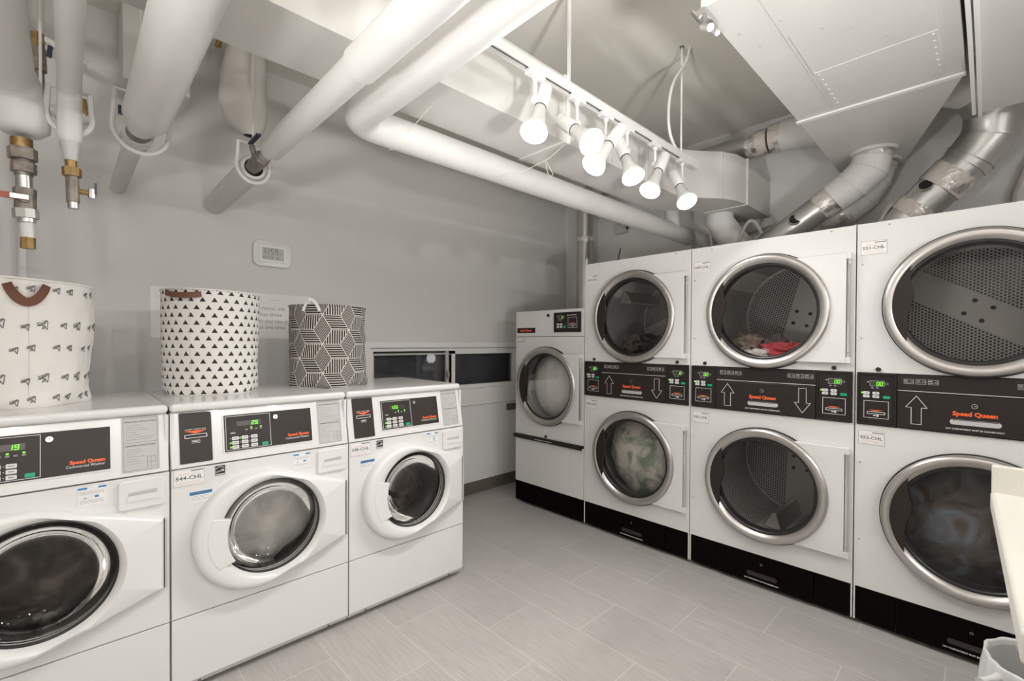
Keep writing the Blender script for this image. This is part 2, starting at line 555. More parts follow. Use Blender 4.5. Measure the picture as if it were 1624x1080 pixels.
_TG = {}
def text_geo(txt, bold, shear):
    key = (txt, bold, shear)
    if key in _TG: return _TG[key]
    cu = bpy.data.curves.new('t', 'FONT')
    cu.body = txt; cu.size = 1.0; cu.offset = bold; cu.extrude = 0.5; cu.resolution_u = 2; cu.shear = shear
    o = bpy.data.objects.new('t', cu); COL.objects.link(o)
    bpy.context.view_layer.update()
    me = bpy.data.meshes.new_from_object(o.evaluated_get(bpy.context.evaluated_depsgraph_get()))
    r = ([(p.co.x, p.co.y, p.co.z + 0.5) for p in me.vertices], [list(p.vertices) for p in me.polygons])
    bpy.data.objects.remove(o); bpy.data.curves.remove(cu); bpy.data.meshes.remove(me)
    _TG[key] = r
    return r

def tag(o, label, cat, group=None):
    o['label'] = label; o['category'] = cat
    if group: o['group'] = group
    return o
def thing(name, label, cat, loc=(0, 0, 0), rotz=0.0, group=None):
    o = bpy.data.objects.new(name, None); COL.objects.link(o)
    o.location = loc; o.rotation_euler = (0, 0, rotz); o.empty_display_size = 0.05
    return tag(o, label, cat, group)
def struct(o):
    o['kind'] = 'structure'; return o
def disk_lamp(name, parent, pos, direction, radius, power, col=WARM, spread=180):
    ld = bpy.data.lights.new(name, 'AREA'); ld.shape = 'DISK'; ld.size = radius * 2; ld.energy = power
    ld.color = col; ld.spread = math.radians(spread)
    lo = bpy.data.objects.new(name, ld); COL.objects.link(lo)
    lo.rotation_euler = V(direction).to_track_quat('-Z', 'Y').to_euler(); lo.location = pos
    if parent: lo.parent = parent
    return lo

# ------------------------------------------------------------------ room shell
XL, XR, YF, YB, CH = -1.35, 3.87, -2.75, 3.19, 3.05
T = 0.12
struct(MB('floor_tile').box(XL - T, XR + T, YF - T, YB + T, -0.1, 0).build('floor'))
struct(MB('ceiling_paint').box(XL - T, XR + T, YF - T, YB + T, CH, CH + 0.1).build('ceiling'))
WX0, WX1, WZ0, WZ1 = 1.60, 3.13, 0.94, 1.30      # window opening
b_ = MB('wall_paint')
b_.box(XL - T, WX0, YB, YB + T, 0, CH); b_.box(WX1, XR + T, YB, YB + T, 0, CH)
b_.box(WX0, WX1, YB, YB + T, 0, WZ0); b_.box(WX0, WX1, YB, YB + T, WZ1, CH)
struct(b_.build('wall_back'))
struct(MB('wall_paint').box(XR, XR + T, YF - T, YB, 0, CH).build('wall_right'))
struct(MB('wall_paint').box(XL - T, XL, YF - T, YB, 0, CH).build('wall_left'))
struct(MB('wall_paint').box(XL, XR, YF - T, YF, 0, CH).build('wall_front'))
struct(MB('baseboard_vinyl').box(XL, XR, YB - 0.012, YB, 0, 0.105).build('baseboard_back', bevel=0.003))
struct(MB('baseboard_vinyl').box(XR - 0.012, XR, YF, YB - 0.012, 0, 0.105).build('baseboard_right', bevel=0.003))
struct(MB('trim_paint').box(-0.30, -0.145, YB - 0.03, YB, 0, CH).build('trim_1', bevel=0.004))

# window with casing, sashes, latch
wn_ = bpy.data.objects.new('window_1', None); COL.objects.link(wn_); wn_.location = (WX0, YB, WZ0); struct(wn_)
f = MB('trim_paint')
y0 = -0.022
f.box(-0.045, WX1 - WX0 + 0.045, y0, 0, 0.36, 0.405)
f.box(-0.045, 0, y0, 0, 0.0, 0.36); f.box(1.53, 1.575, y0, 0, 0.0, 0.36)
f.box(-0.045, 1.575, -0.03, 0, -0.150, 0.0); f.use('grey_plastic'); f.box(0.0, 1.53, -0.010, -0.004, 0.352, 0.362); f.box(-0.045, 1.575, -0.012, 0, -0.156, -0.150)  # grey strips drawn as shadow lines along the casing
f.build('window_casing', wn_, bevel=0.003)
f = MB('trim_paint')
f.frame(0.0, 1.53, 0.0, 0.36, 0.028, -0.006, 0.06)
f.build('window_frame', wn_, bevel=0.002)
f = MB('grey_plastic'); f.frame(0.03, 0.72, 0.012, 0.316, 0.014, 0.012, 0.03); f.box(0.695, 0.722, 0.004, 0.03, 0.028, 0.332)
f.build('sliding_sash', wn_)
f = MB('trim_paint'); f.frame(0.722, 1.5, 0.004, 0.334, 0.03, 0.0, 0.04); f.box(0.722, 0.79, 0.0, 0.04, 0.02, 0.334)
f.build('fixed_sash', wn_, bevel=0.002)
MB('window_glass').box(0.04, 0.70, 0.018, 0.022, 0.02, 0.31).build('pane', wn_)
MB('window_glass').box(0.78, 1.48, 0.02, 0.024, 0.03, 0.31).build('pane', wn_)
f = MB('chrome'); f.box(0.698, 0.716, -0.012, 0.004, 0.09, 0.17); f.cyl((0.707, -0.02, 0.15), (0.707, -0.02, 0.11), 0.008, n=10)
f.build('window_latch', wn_, bevel=0.002)
f = MB('night_pane_back'); f.box(-0.02, 1.55, 0.115, 0.119, -0.02, 0.38)
f.build('window_backing', wn_)
# tongue of wall panel under the window
struct(MB('trim_paint').box(1.5, 3.86, YB - 0.008, YB, 0.105, 0.785).build('trim_2', bevel=0.002))

# ------------------------------------------------------------------ washing machines
YW, WP = 2.1096, 0.686
SEG = {'0': 'abcdef', '1': 'bc', '2': 'abged', '3': 'abgcd', '5': 'afgcd', '7': 'abc', '9': 'abcdfg', '8': 'abcdefg'}
def seg_digit(mb, ch, x, z, wd, hg, t, y0, y1, sl=0.12):
    p = {'a': ((0, 1), (1, 1)), 'b': ((1, 1), (1, .5)), 'c': ((1, .5), (1, 0)), 'd': ((0, 0), (1, 0)), 'e': ((0, 0), (0, .5)), 'f': ((0, .5), (0, 1)), 'g': ((0, .5), (1, .5))}
    for k in SEG[ch]:
        (ax, az), (bx, bz) = p[k]
        q = [(x + ax * wd + az * hg * sl, z + az * hg), (x + bx * wd + bz * hg * sl, z + bz * hg)]
        mb.stroke(q, t, y0, y1)

WC = (0.345, 0.577)        # glass centre
GR = 0.196
def washer_outline(n=160):
    pts = []
    cx, cz, R = 0.298, 0.577, 0.238
    poly = [(cx + R * math.cos(a), cz + R * math.sin(a)) for a in [2 * PI * i / 120 for i in range(120)]]
    poly += [(0.664, 0.440), (0.664, 0.698)]
    # convex hull
    P = sorted(poly)
    def half(P):
        h = []
        for p in P:
            while len(h) > 1 and (h[-1][0] - h[-2][0]) * (p[1] - h[-2][1]) - (h[-1][1] - h[-2][1]) * (p[0] - h[-2][0]) <= 0: h.pop()
            h.append(p)
        return h
    H = half(P)[:-1] + half(P[::-1])[:-1]
    res = []
    angs = sorted([2 * PI * i / n for i in range(n)] + [math.atan2(0.440 - WC[1], 0.664 - WC[0]) % (2 * PI), math.atan2(0.698 - WC[1], 0.664 - WC[0]) % (2 * PI)])
    for a in angs:
        d = V((math.cos(a), math.sin(a))); best = None
        for i in range(len(H)):
            p, q = V(H[i]), V(H[(i + 1) % len(H)])
            e = q - p; den = d.x * e.y - d.y * e.x
            if abs(den) < 1e-12: continue
            r = p - V(WC); t = (r.x * e.y - r.y * e.x) / den; u = (r.x * d.y - r.y * d.x) / den
            if t > 0 and -1e-6 <= u <= 1 + 1e-6: best = t if best is None else min(best, t)
        res.append((a, best))
    return res
W_OUT = washer_outline()

def cloth_mass(mb, cx, cy, cz, rx, ry, rz, amp=0.25, fr=4.0, seed=0, n=40):
    def fn(u, v):
        th, ph = u * 2 * PI, (v - 0.5) * PI
        d = V((math.cos(ph) * math.cos(th), math.cos(ph) * math.sin(th), math.sin(ph)))
        k = 1 + amp * noise.fractal(d * fr * 0.5 + V((seed, 0, 0)), 0.7, 2.1, 4) + amp * 0.5 * abs(noise.noise(d * fr + V((0, seed, 0))))
        return (cx + d.x * rx * k, cy + d.y * ry * k, cz + d.z * rz * k)
    mb.grid(fn, n, n // 2)
    return mb

def screw(mb, x, z, y=0.0, r=0.004):
    mb.use('steel_screw'); mb.cyl((x, y, z), (x, y - 0.003, z), r, r * 0.7, n=10)

def make_washer(x0, label, digits, machine_no=None, load=None, load_mat='load_brown'):
    W = 0.682
    t = thing('washing_machine', label, 'washing machine', (x0, YW, 0.0), group='front-loading washing machines')
    c = MB('enamel')
    c.box(0, W, 0.02, 0.69, 0.03, 1.07)
    # open the front for the tub: cabinet is a shell of five plates
    c = MB('enamel')
    c.box(0, 0.012, 0.022, 0.69, 0.03, 1.07); c.box(W - 0.012, W, 0.022, 0.69, 0.03, 1.07)
    c.box(0.012, W - 0.012, 0.68, 0.69, 0.03, 1.07); c.box(0.012, W - 0.012, 0.022, 0.68, 0.03, 0.045)
    c.build('cabinet', t)
    for fx in (0.06, W - 0.06):
        for fy in (0.08, 0.62):
            MB('rubber').cyl((fx, fy, 0), (fx, fy, 0.032), 0.022, 0.015, n=12).build('foot', t)
    p = MB('enamel')   # lower panel: vertical face, chamfered foot with two screws
    prof = [(0.0, 0.296), (0.0, 0.045), (0.02, 0.018), (0.03, 0.018), (0.03, 0.296)]
    p.prism([(a, b) for a, b in prof], lambda q, r, cc: (cc, q, r), 0.001, W - 0.001)
    for sx in (0.09, W - 0.09):
        p.use('box_grey'); p.cyl((sx, 0.012, 0.03), (sx, 0.006, 0.026), 0.005, n=10)
    p.build('lower_panel', t, bevel=0.003)
    p = MB('enamel'); p.plate_hole(0.001, W - 0.001, 0.301, 0.861, WC[0], WC[1], GR - 0.004, 0.0, 0.022)
    p.build('front_panel', t)
    # door
    d = MB('white_plastic'); P = []; rows = 8
    for a, R in W_OUT:
        k = max(0.0, min(1.0, (math.cos(a) * R - 0.12) / 0.2)) if math.cos(a) > 0 else 0.0
        yo = -0.052 + 0.024 * k
        prof = [(GR - 0.006, 0.0), (GR - 0.004, -0.025), (GR + 0.004, -0.044), (GR + 0.016, -0.052), (R - 0.02, yo - 0.001), (R - 0.008, yo + 0.004), (R, yo + 0.016), (R, 0.0)]
        if GR + 0.016 > R - 0.021: prof[3] = ((GR + R) / 2 - 0.004, -0.052)
        for r, y in prof: P.append((WC[0] + r * math.cos(a), y, WC[1] + r * math.sin(a)))
    n = len(W_OUT); F = []
    for i in range(n):
        j = (i + 1) % n
        for k in range(rows - 1): F.append((i * rows + k, i * rows + k + 1, j * rows + k + 1, j * rows + k))
    d.add(P, F)
    door = d.build('door', t, ang=40)
    h = MB('white_plastic')      # finger grip that covers the left edge of the glass
    pts = []
    for i in range(13):
        a = math.radians(157 + 56 * i / 12)
        pts.append((WC[0] + 0.172 * math.cos(a), WC[1] + 0.180 * math.sin(a)))
    for i in range(13):
        a = math.radians(213 - 56 * i / 12)
        pts.append((WC[0] + 0.240 * math.cos(a), WC[1] + 0.215 * math.sin(a)))
    h.poly_xz(pts[::-1], -0.0545, -0.03)
    h.build('door_handle', door, bevel=0.003, seg=3)
    g = MB('rubber'); g.lathe([(GR - 0.003, -0.026), (GR - 0.007, -0.027), (GR - 0.010, -0.020), (GR - 0.004, 0.0)], 64, (WC[0], 0, WC[1]))
    g.build('door_gasket', door)
    g = MB('washer_glass')       # bowl-shaped glass reaching into the drum
    prof = [(GR - 0.008, -0.022), (GR - 0.018, -0.026), (0.168, -0.018), (0.158, -0.004), (0.150, 0.015), (0.132, 0.032), (0.100, 0.042), (0.05, 0.048), (0.0005, 0.05)]
    g.lathe(prof, 64, (WC[0], 0, WC[1])); g.build('door_glass', door, ang=80)
    hg = MB('grey_plastic'); hg.box(0.666, 0.672, -0.02, 0.0, 0.44, 0.695); hg.build('door_hinge', door)
    # tub
    tb = MB('drum_dark')
    tb.lathe([(GR + 0.02, 0.023), (GR + 0.05, 0.05), (GR + 0.05, 0.42), (0.001, 0.42)], 48, (WC[0], 0, WC[1]))
    tb.use('rubber'); tb.lathe([(GR - 0.006, 0.004), (GR + 0.004, 0.05), (GR + 0.05, 0.052)], 48, (WC[0], 0, WC[1]))
    tb.use('ring_steel')
    for k in range(3):
        a = 0.6 + k * 2 * PI / 3
        q = V((math.cos(a), 0, math.sin(a))); o = V((WC[0], 0, WC[1]))
        tb.cyl(o + q * (GR + 0.02) + V((0, 0.08, 0)), o + q * (GR + 0.02) + V((0, 0.40, 0)), 0.028, n=10)
    tb.build('tub', t)
    # console on the sloped head
    sl = math.atan2(0.042, 0.2095)
    cs = MB('enamel')
    prof = [(0.0, 0.865), (0.042, 1.0735), (0.10, 1.0735), (0.10, 0.865)]
    cs.prism(prof[::-1], lambda q, r, cc: (cc, q, r), 0.001, W - 0.001)
    con = cs.build('console', t, bevel=0.004)
    # frame on slope: local z along the slope, -y out of it
    MX = Matrix.Translation((0, 0, 0.8645)) @ Matrix.Rotation(-sl, 4, 'X')
    def on(mb): mb.M = MX; return mb
    k = on(MB('charcoal_panel')); k.rrect(0.029, 0.134, 0.016, 0.208, -0.0035, 0.0, r=0.004)
    k.use('print_white'); k.frame(0.045, 0.118, 0.110, 0.124, 0.0022, -0.0042, -0.0034)
    k.use('hole_black'); k.box(0.050, 0.113, -0.0040, -0.0034, 0.114, 0.121)
    k.use('print_orange'); k.poly_xz([(0.081, 0.126), (0.118, 0.138), (0.044, 0.138)], -0.0042, -0.0034)
    k.use('print_white'); k.text('INSERT CARD HERE', 0.0068, 0.081, 0.1405, -0.0036, 'CENTER', sx=1.15)
    k.frame(0.068, 0.094, 0.090, 0.101, 0.0012, -0.0042, -0.0034); k.box(0.073, 0.089, -0.0042, -0.0034, 0.094, 0.098)
    k.build('card_reader', con, bevel=0.0)
    k = on(MB('white_plastic')); k.rrect(0.171, 0.523, 0.033, 0.189, -0.003, 0.0, r=0.006)
    k.use('charcoal_panel'); k.rrect(0.176, 0.517, 0.038, 0.184, -0.0042, -0.003, r=0.002)
    pan = k.build('control_panel', con)
    k = on(MB('print_white')); k.frame(0.181, 0.347, 0.043, 0.179, 0.0016, -0.005, -0.0042)
    for i in range(9):
        cx, cz = 0.214 + (i % 3) * 0.0345, 0.089 - (i // 3) * 0.0175
        k.box(cx - 0.018, cx - 0.0155, -0.0047, -0.0042, cz - 0.001, cz + 0.001)
    for i in range(4):
        k.box(0.256 + i * 0.018 - 0.005, 0.256 + i * 0.018 + 0.005, -0.0047, -0.0042, 0.1205, 0.1215)
        k.box(0.256 + i * 0.018 - 0.004, 0.256 + i * 0.018 + 0.004, -0.0047, -0.0042, 0.1175, 0.1185)
    k.box(0.197, 0.216, -0.0047, -0.0042, 0.1085, 0.110); k.box(0.199, 0.214, -0.0047, -0.0042, 0.112, 0.1135)
    k.text('Commercial Washer', 0.0125, 0.503, 0.057, -0.0044, 'RIGHT', sx=0.92)
    k.use('print_orange'); k.text('Speed Queen', 0.0165, 0.503, 0.0695, -0.0044, 'RIGHT', bold=0.045, sx=0.98)
    k.build('lettering', pan)
    k = on(MB('led_off')); k.box(0.222, 0.312, -0.0048, -0.0042, 0.136, 0.156); k.build('display', pan)
    k = on(MB('led_green'))
    xs = 0.276 if len(digits) == 2 else 0.246
    if len(digits) == 3: k.box(0.240, 0.2425, -0.0056, -0.0048, 0.139, 0.153); digits_ = digits[1:]; xs = 0.248
    else: digits_ = digits
    for i, ch in enumerate(digits_): seg_digit(k, ch, xs + i * 0.0135, 0.139, 0.0078, 0.014, 0.0026, -0.0056, -0.0048)
    for (dx, dz) in ((0.274, 0.127), (0.310, 0.127), (0.197, 0.0715), (0.197, 0.054), (0.231, 0.089)):
        k.box(dx - 0.003, dx + 0.003, -0.0052, -0.0042, dz - 0.0028, dz + 0.0028)
    k.build('display_digits', pan)
    for i in range(9):
        cx, cz = 0.214 + (i % 3) * 0.0345, 0.089 - (i // 3) * 0.0175
        q = on(MB('button_white')); q.rrect(cx - 0.012, cx + 0.012, cz - 0.0068, cz + 0.0068, -0.0056, -0.0042, r=0.002, k=2)
        q.use('print_grey'); q.box(cx - 0.007, cx + 0.007, -0.0059, -0.0056, cz - 0.0012, cz + 0.0012)
        q.build('button', pan)
    q = on(MB('button_green')); q.rrect(0.312, 0.335, 0.047, 0.060, -0.0056, -0.0042, r=0.002, k=2)
    q = q.build('button', pan); q['label'] = 'green start button'
    k = on(MB('chrome')); k.cyl((0.367, 0, 0.160), (0.367, -0.011, 0.160), 0.010, 0.009, n=20)
    k.use('hole_black'); k.box(0.366, 0.368, -0.0115, -0.0105, 0.156, 0.164); k.build('key_lock', pan)
    k = on(MB('label_grey')); k.rrect(0.547, 0.654, 0.014, 0.210, -0.0016, 0.0, r=0.006)
    k.use('print_grey'); k.frame(0.552, 0.649, 0.019, 0.205, 0.0008, -0.0020, -0.0015); k.box(0.552, 0.649, -0.002, -0.0015, 0.1175, 0.1183)
    k.text('OPERATING INSTRUCTIONS', 0.0072, 0.6, 0.190, -0.0016, 'CENTER', bold=0.02, sx=1.0)
    k.text('DISPENSER INSTRUCTIONS', 0.0072, 0.6, 0.104, -0.0016, 'CENTER', bold=0.02, sx=1.0)
    rnd = random.Random(3)
    for i in range(7):
        k.box(0.560, 0.560 + 0.03 + rnd.random() * 0.05, -0.0020, -0.0015, 0.179 - i * 0.0085, 0.1798 - i * 0.0085)
        k.box(0.560, 0.560 + 0.025 + rnd.random() * 0.03, -0.0020, -0.0015, 0.093 - i * 0.0085, 0.0938 - i * 0.0085)
    k.frame(0.617, 0.642, 0.028, 0.064, 0.0008, -0.002, -0.0015); k.box(0.617, 0.642, -0.002, -0.0015, 0.044, 0.0448); k.box(0.629, 0.6298, -0.002, -0.0015, 0.028, 0.064)
    k.build('instruction_label', con)
    # lid
    l = MB('enamel'); l.box(0.0, W, 0.026, 0.69, 1.0735, 1.107)
    l.build('lid', t, bevel=0.014, seg=4)
    # soap drawer
    s_ = MB('white_plastic'); s_.rrect(0.536, 0.668, 0.748, 0.852, -0.010, 0.0, r=0.012)
    s_.build('soap_drawer', t, bevel=0.004, seg=3)
    sd = MB('grey_plastic'); sd.poly_xz([(0.561, 0.782), (0.647, 0.782), (0.644, 0.813), (0.564, 0.809)], -0.0106, -0.0095)
    sd.use('white_plastic'); sd.poly_xz([(0.558, 0.776), (0.650, 0.776), (0.648, 0.797), (0.560, 0.797)], -0.0125, -0.0095)
    sd.build('drawer_pull', t.children[-1], bevel=0.001)
    # stickers
    k = MB('label_white'); k.rrect(0.433, 0.507, 0.790, 0.852, -0.001, 0.0, r=0.002)
    k.use('print_blue'); k.box(0.434, 0.457, -0.0014, -0.001, 0.845, 0.851); k.box(0.485, 0.506, -0.0014, -0.001, 0.845, 0.851)
    k.box(0.476, 0.486, -0.0014, -0.001, 0.814, 0.821)
    k.use('print_grey'); k.box(0.448, 0.456, -0.0014, -0.001, 0.814, 0.816)
    for i in range(3): k.box(0.438, 0.50, -0.0012, -0.001, 0.836 - i * 0.004, 0.8366 - i * 0.004)
    for i in range(3): k.box(0.438, 0.50, -0.0012, -0.001, 0.806 - i * 0.004, 0.8066 - i * 0.004)
    k.build('care_sticker', t)
    if machine_no:
        k = MB('label_white'); k.rrect(0.006, 0.108, 0.795, 0.863, -0.001, 0.0, r=0.004)
        k.use('print_grey'); k.frame(0.008, 0.106, 0.797, 0.861, 0.0009, -0.0015, -0.001)
        k.text(machine_no, 0.0200, 0.057, 0.8205, -0.001, 'CENTER', bold=0.02, sx=1.15)
        k.box(0.062, 0.102, -0.0015, -0.001, 0.851, 0.855)
        k.use('print_pink')
        for i in range(2): k.box(0.022, 0.09, -0.0013, -0.001, 0.843 - i * 0.004, 0.8442 - i * 0.004)
        for i in range(3): k.box(0.014, 0.098, -0.0013, -0.001, 0.811 - i * 0.004, 0.8122 - i * 0.004)
        k.build('number_label', t)
        k = MB('label_white'); k.box(0.056, 0.132, -0.001, 0.0, 0.728, 0.770)
        k.use('print_blue'); k.box(0.057, 0.131, -0.0014, -0.001, 0.756, 0.769)
        k.use('print_grey'); k.text('NOTICE', 0.0125, 0.094, 0.758, -0.0014, 'CENTER', bold=0.03, sx=1.3)
        for i in range(4): k.box(0.060, 0.126, -0.0012, -0.001, 0.750 - i * 0.005, 0.7508 - i * 0.005)
        k.build('notice_sticker', t)
        k = MB('print_black'); k.box(0.140, 0.176, -0.001, 0.0, 0.815, 0.856)
        k.use('print_white')
        k.frame(0.1405, 0.1755, 0.8155, 0.8555, 0.0008, -0.0015, -0.001)
        k.stroke([(0.143, 0.842), (0.150, 0.849), (0.160, 0.851), (0.170, 0.846)], 0.0018, -0.0015, -0.001)
        k.stroke([(0.142, 0.832), (0.148, 0.830), (0.153, 0.834), (0.158, 0.832), (0.163, 0.838)], 0.0025, -0.0015, -0.001)
        sp = [(0.167 + (0.0065 if i % 2 == 0 else 0.0028) * math.cos(PI / 2 + i * PI / 5), 0.836 + (0.0065 if i % 2 == 0 else 0.0028) * math.sin(PI / 2 + i * PI / 5)) for i in range(10)]
        k.poly_xz(sp, -0.0015, -0.001)
        k.use('label_grey'); k.box(0.142, 0.174, -0.0014, -0.001, 0.817, 0.823)
        k.build('energy_sticker', t)
    if load:
        lm = MB(load_mat); cloth_mass(lm, 0, 0, 0, load[0], load[1], load[2], 0.16, 3.5, x0 * 9)
        o = lm.build('laundry_load', None, ang=80)
        o.location = (x0 + WC[0], YW + load[3], WC[1] + load[4])
        tag(o, load[5], 'laundry', None)
    return t

make_washer(0.27 - WP, 'white front-loading washer at the left edge under the sketch-print bag, display reading 19', '19', None,
            (0.19, 0.10, 0.17, 0.23, -0.05, 'dark wet laundry behind the door glass of the leftmost washer'), 'load_brown')
make_washer(0.27, 'white front-loading washer with the 544-CHL label, middle of the row', '25', '544-CHL',
            (0.225, 0.10, 0.22, 0.19, 0.0, 'pale sudsy laundry filling the door of the 544-CHL washer'), 'load_suds')
make_washer(0.956, 'white front-loading washer with the 545-CHL label, at the right end of the row', '125', '545-CHL',
            (0.19, 0.10, 0.16, 0.24, -0.06, 'dark brown wet laundry in the 545-CHL washer'), 'load_brown')

# ------------------------------------------------------------------ dryers
XD = 2.7325

def dryer_door(t, cx, cz, R, px1, ph, gloss='dryer_glass'):
    """steel ring, glass, dark grip, white hinge plate, hinge"""
    p = MB('enamel_dryer')
    # plate with a concave left side that follows the ring
    pts = [(px1, cz - ph), (px1, cz + ph)]
    for i in range(25):
        a = math.asin(min(1, ph / (R - 0.004))); aa = a - 2 * a * i / 24
        pts.append((cx + (R - 0.006) * math.cos(aa), cz + (R - 0.006) * math.sin(aa)))
    p.poly_xz(pts, -0.028, -0.004)
    door = p.build('door', t, bevel=0.003)
    r = MB('ring_steel')
    r.lathe([(R - 0.004, 0.0), (R, -0.020), (R - 0.004, -0.036), (R - 0.014, -0.042), (R - 0.030, -0.041), (R - 0.044, -0.030), (R - 0.050, -0.018)], 96, (cx, 0, cz))
    r.build('door_ring', door, ang=60)
    g = MB('rubber')
    g.lathe([(R + 0.004, -0.001), (R + 0.005, -0.010), (R - 0.002, -0.012)], 96, (cx, 0, cz))
    g.lathe([(R - 0.049, -0.020), (R - 0.054, -0.022), (R - 0.062, -0.016), (R - 0.066, -0.002), (R - 0.066, 0.03)], 96, (cx, 0, cz))
    g.build('door_gasket', door, ang=60)
    gl = MB(gloss)
    gl.lathe([(R - 0.060, -0.014), (R * 0.5, -0.0155), (0.001, -0.016)], 72, (cx, 0, cz))
    gl.build('door_glass', door, ang=80)
    h = MB('dryer_panel')     # wavy dark finger grip inside the left of the ring
    pts = []
    n = 28
    for i in range(n + 1):
        a = math.radians(132 + 88 * i / n)
        pts.append((cx + (R - 0.024) * math.cos(a), cz + (R - 0.024) * math.sin(a)))
    for i in range(n + 1):
        s = i / n; a = math.radians(220 - 88 * s)
        bulge = 0.078 * math.sin(PI * s) ** 1.3 + 0.006 * math.sin(4 * PI * s)
        rr = (R - 0.028) - bulge
        pts.append((cx + rr * math.cos(a), cz + rr * math.sin(a)))
    h.poly_xz(pts, -0.037, -0.018)
    h.build('door_grip', door, bevel=0.003)
    hg = MB('grey_plastic'); hg.use('chrome')
    hg.box(px1 + 0.002, px1 + 0.013, -0.020, 0.0, cz - ph + 0.01, cz + ph - 0.01)
    hg.use('enamel_dryer')
    hg.box(px1 - 0.002, px1 + 0.018, -0.026, 0.0, cz + ph - 0.03, cz + ph); hg.box(px1 - 0.002, px1 + 0.018, -0.026, 0.0, cz - ph, cz - ph + 0.03)
    screw(hg, px1 + 0.008, cz + ph - 0.05, -0.020); screw(hg, px1 + 0.008, cz - ph + 0.05, -0.020)
    hg.build('door_hinge', door, bevel=0.001)

def drum(t, cx, cz, R, rot, depth=0.72, baffle=None):
    d = MB('drum_dark')
    ro = R - 0.06
    d.lathe([(ro, 0.004), (ro, 0.05), (R + 0.035, 0.07)], 64, (cx, 0, cz))
    d.use('drum_side_steel')
    RR = R + 0.035
    def side(u, v):
        a = u * 2 * PI; return (cx + RR * math.cos(a), 0.07 + v * (depth - 0.07), cz + RR * math.sin(a))
    d.grid(side, 72, 6, lambda u, v: (u * 2 * PI * RR, v * depth))
    d.use('drum_back_steel')
    cr, sr = math.cos(rot), math.sin(rot)
    P, U = [(cx, depth, cz)], [(0, 0)]
    for i in range(72):
        a = 2 * PI * i / 72
        x, z = RR * math.cos(a), RR * math.sin(a)
        P.append((cx + x, depth, cz + z)); U.append((x * cr + z * sr, -x * sr + z * cr))
    d.add(P, [(0, 1 + (i + 1) % 72, 1 + i) for i in range(72)], U)
    d.use('hole_black')
    for bx, by in ((0.030, 0.0395), (0.030, -0.0395), (-0.049, 0.0395), (-0.049, -0.0395)):
        x, z = bx * cr - by * sr, bx * sr + by * cr
        d.cyl((cx + x, depth, cz + z), (cx + x, depth - 0.008, cz + z), 0.011, n=12)
    dd = d.build('drum', t, ang=50)
    for a in (baffle or []):
        b = MB('ring_steel')
        pts = []
        for s in (-1, 1):
            pts.append((RR * math.cos(a + s * 0.16), RR * math.sin(a + s * 0.16)))
        pts.append(((RR - 0.10) * math.cos(a + 0.05), (RR - 0.10) * math.sin(a + 0.05)))
        pts.append(((RR - 0.10) * math.cos(a - 0.05), (RR - 0.10) * math.sin(a - 0.05)))
        b.prism([(cx + p, cz + q) for p, q in pts], lambda p, q, c: (p, c, q), 0.30, depth - 0.002)
        b.build('baffle', dd, bevel=0.008)

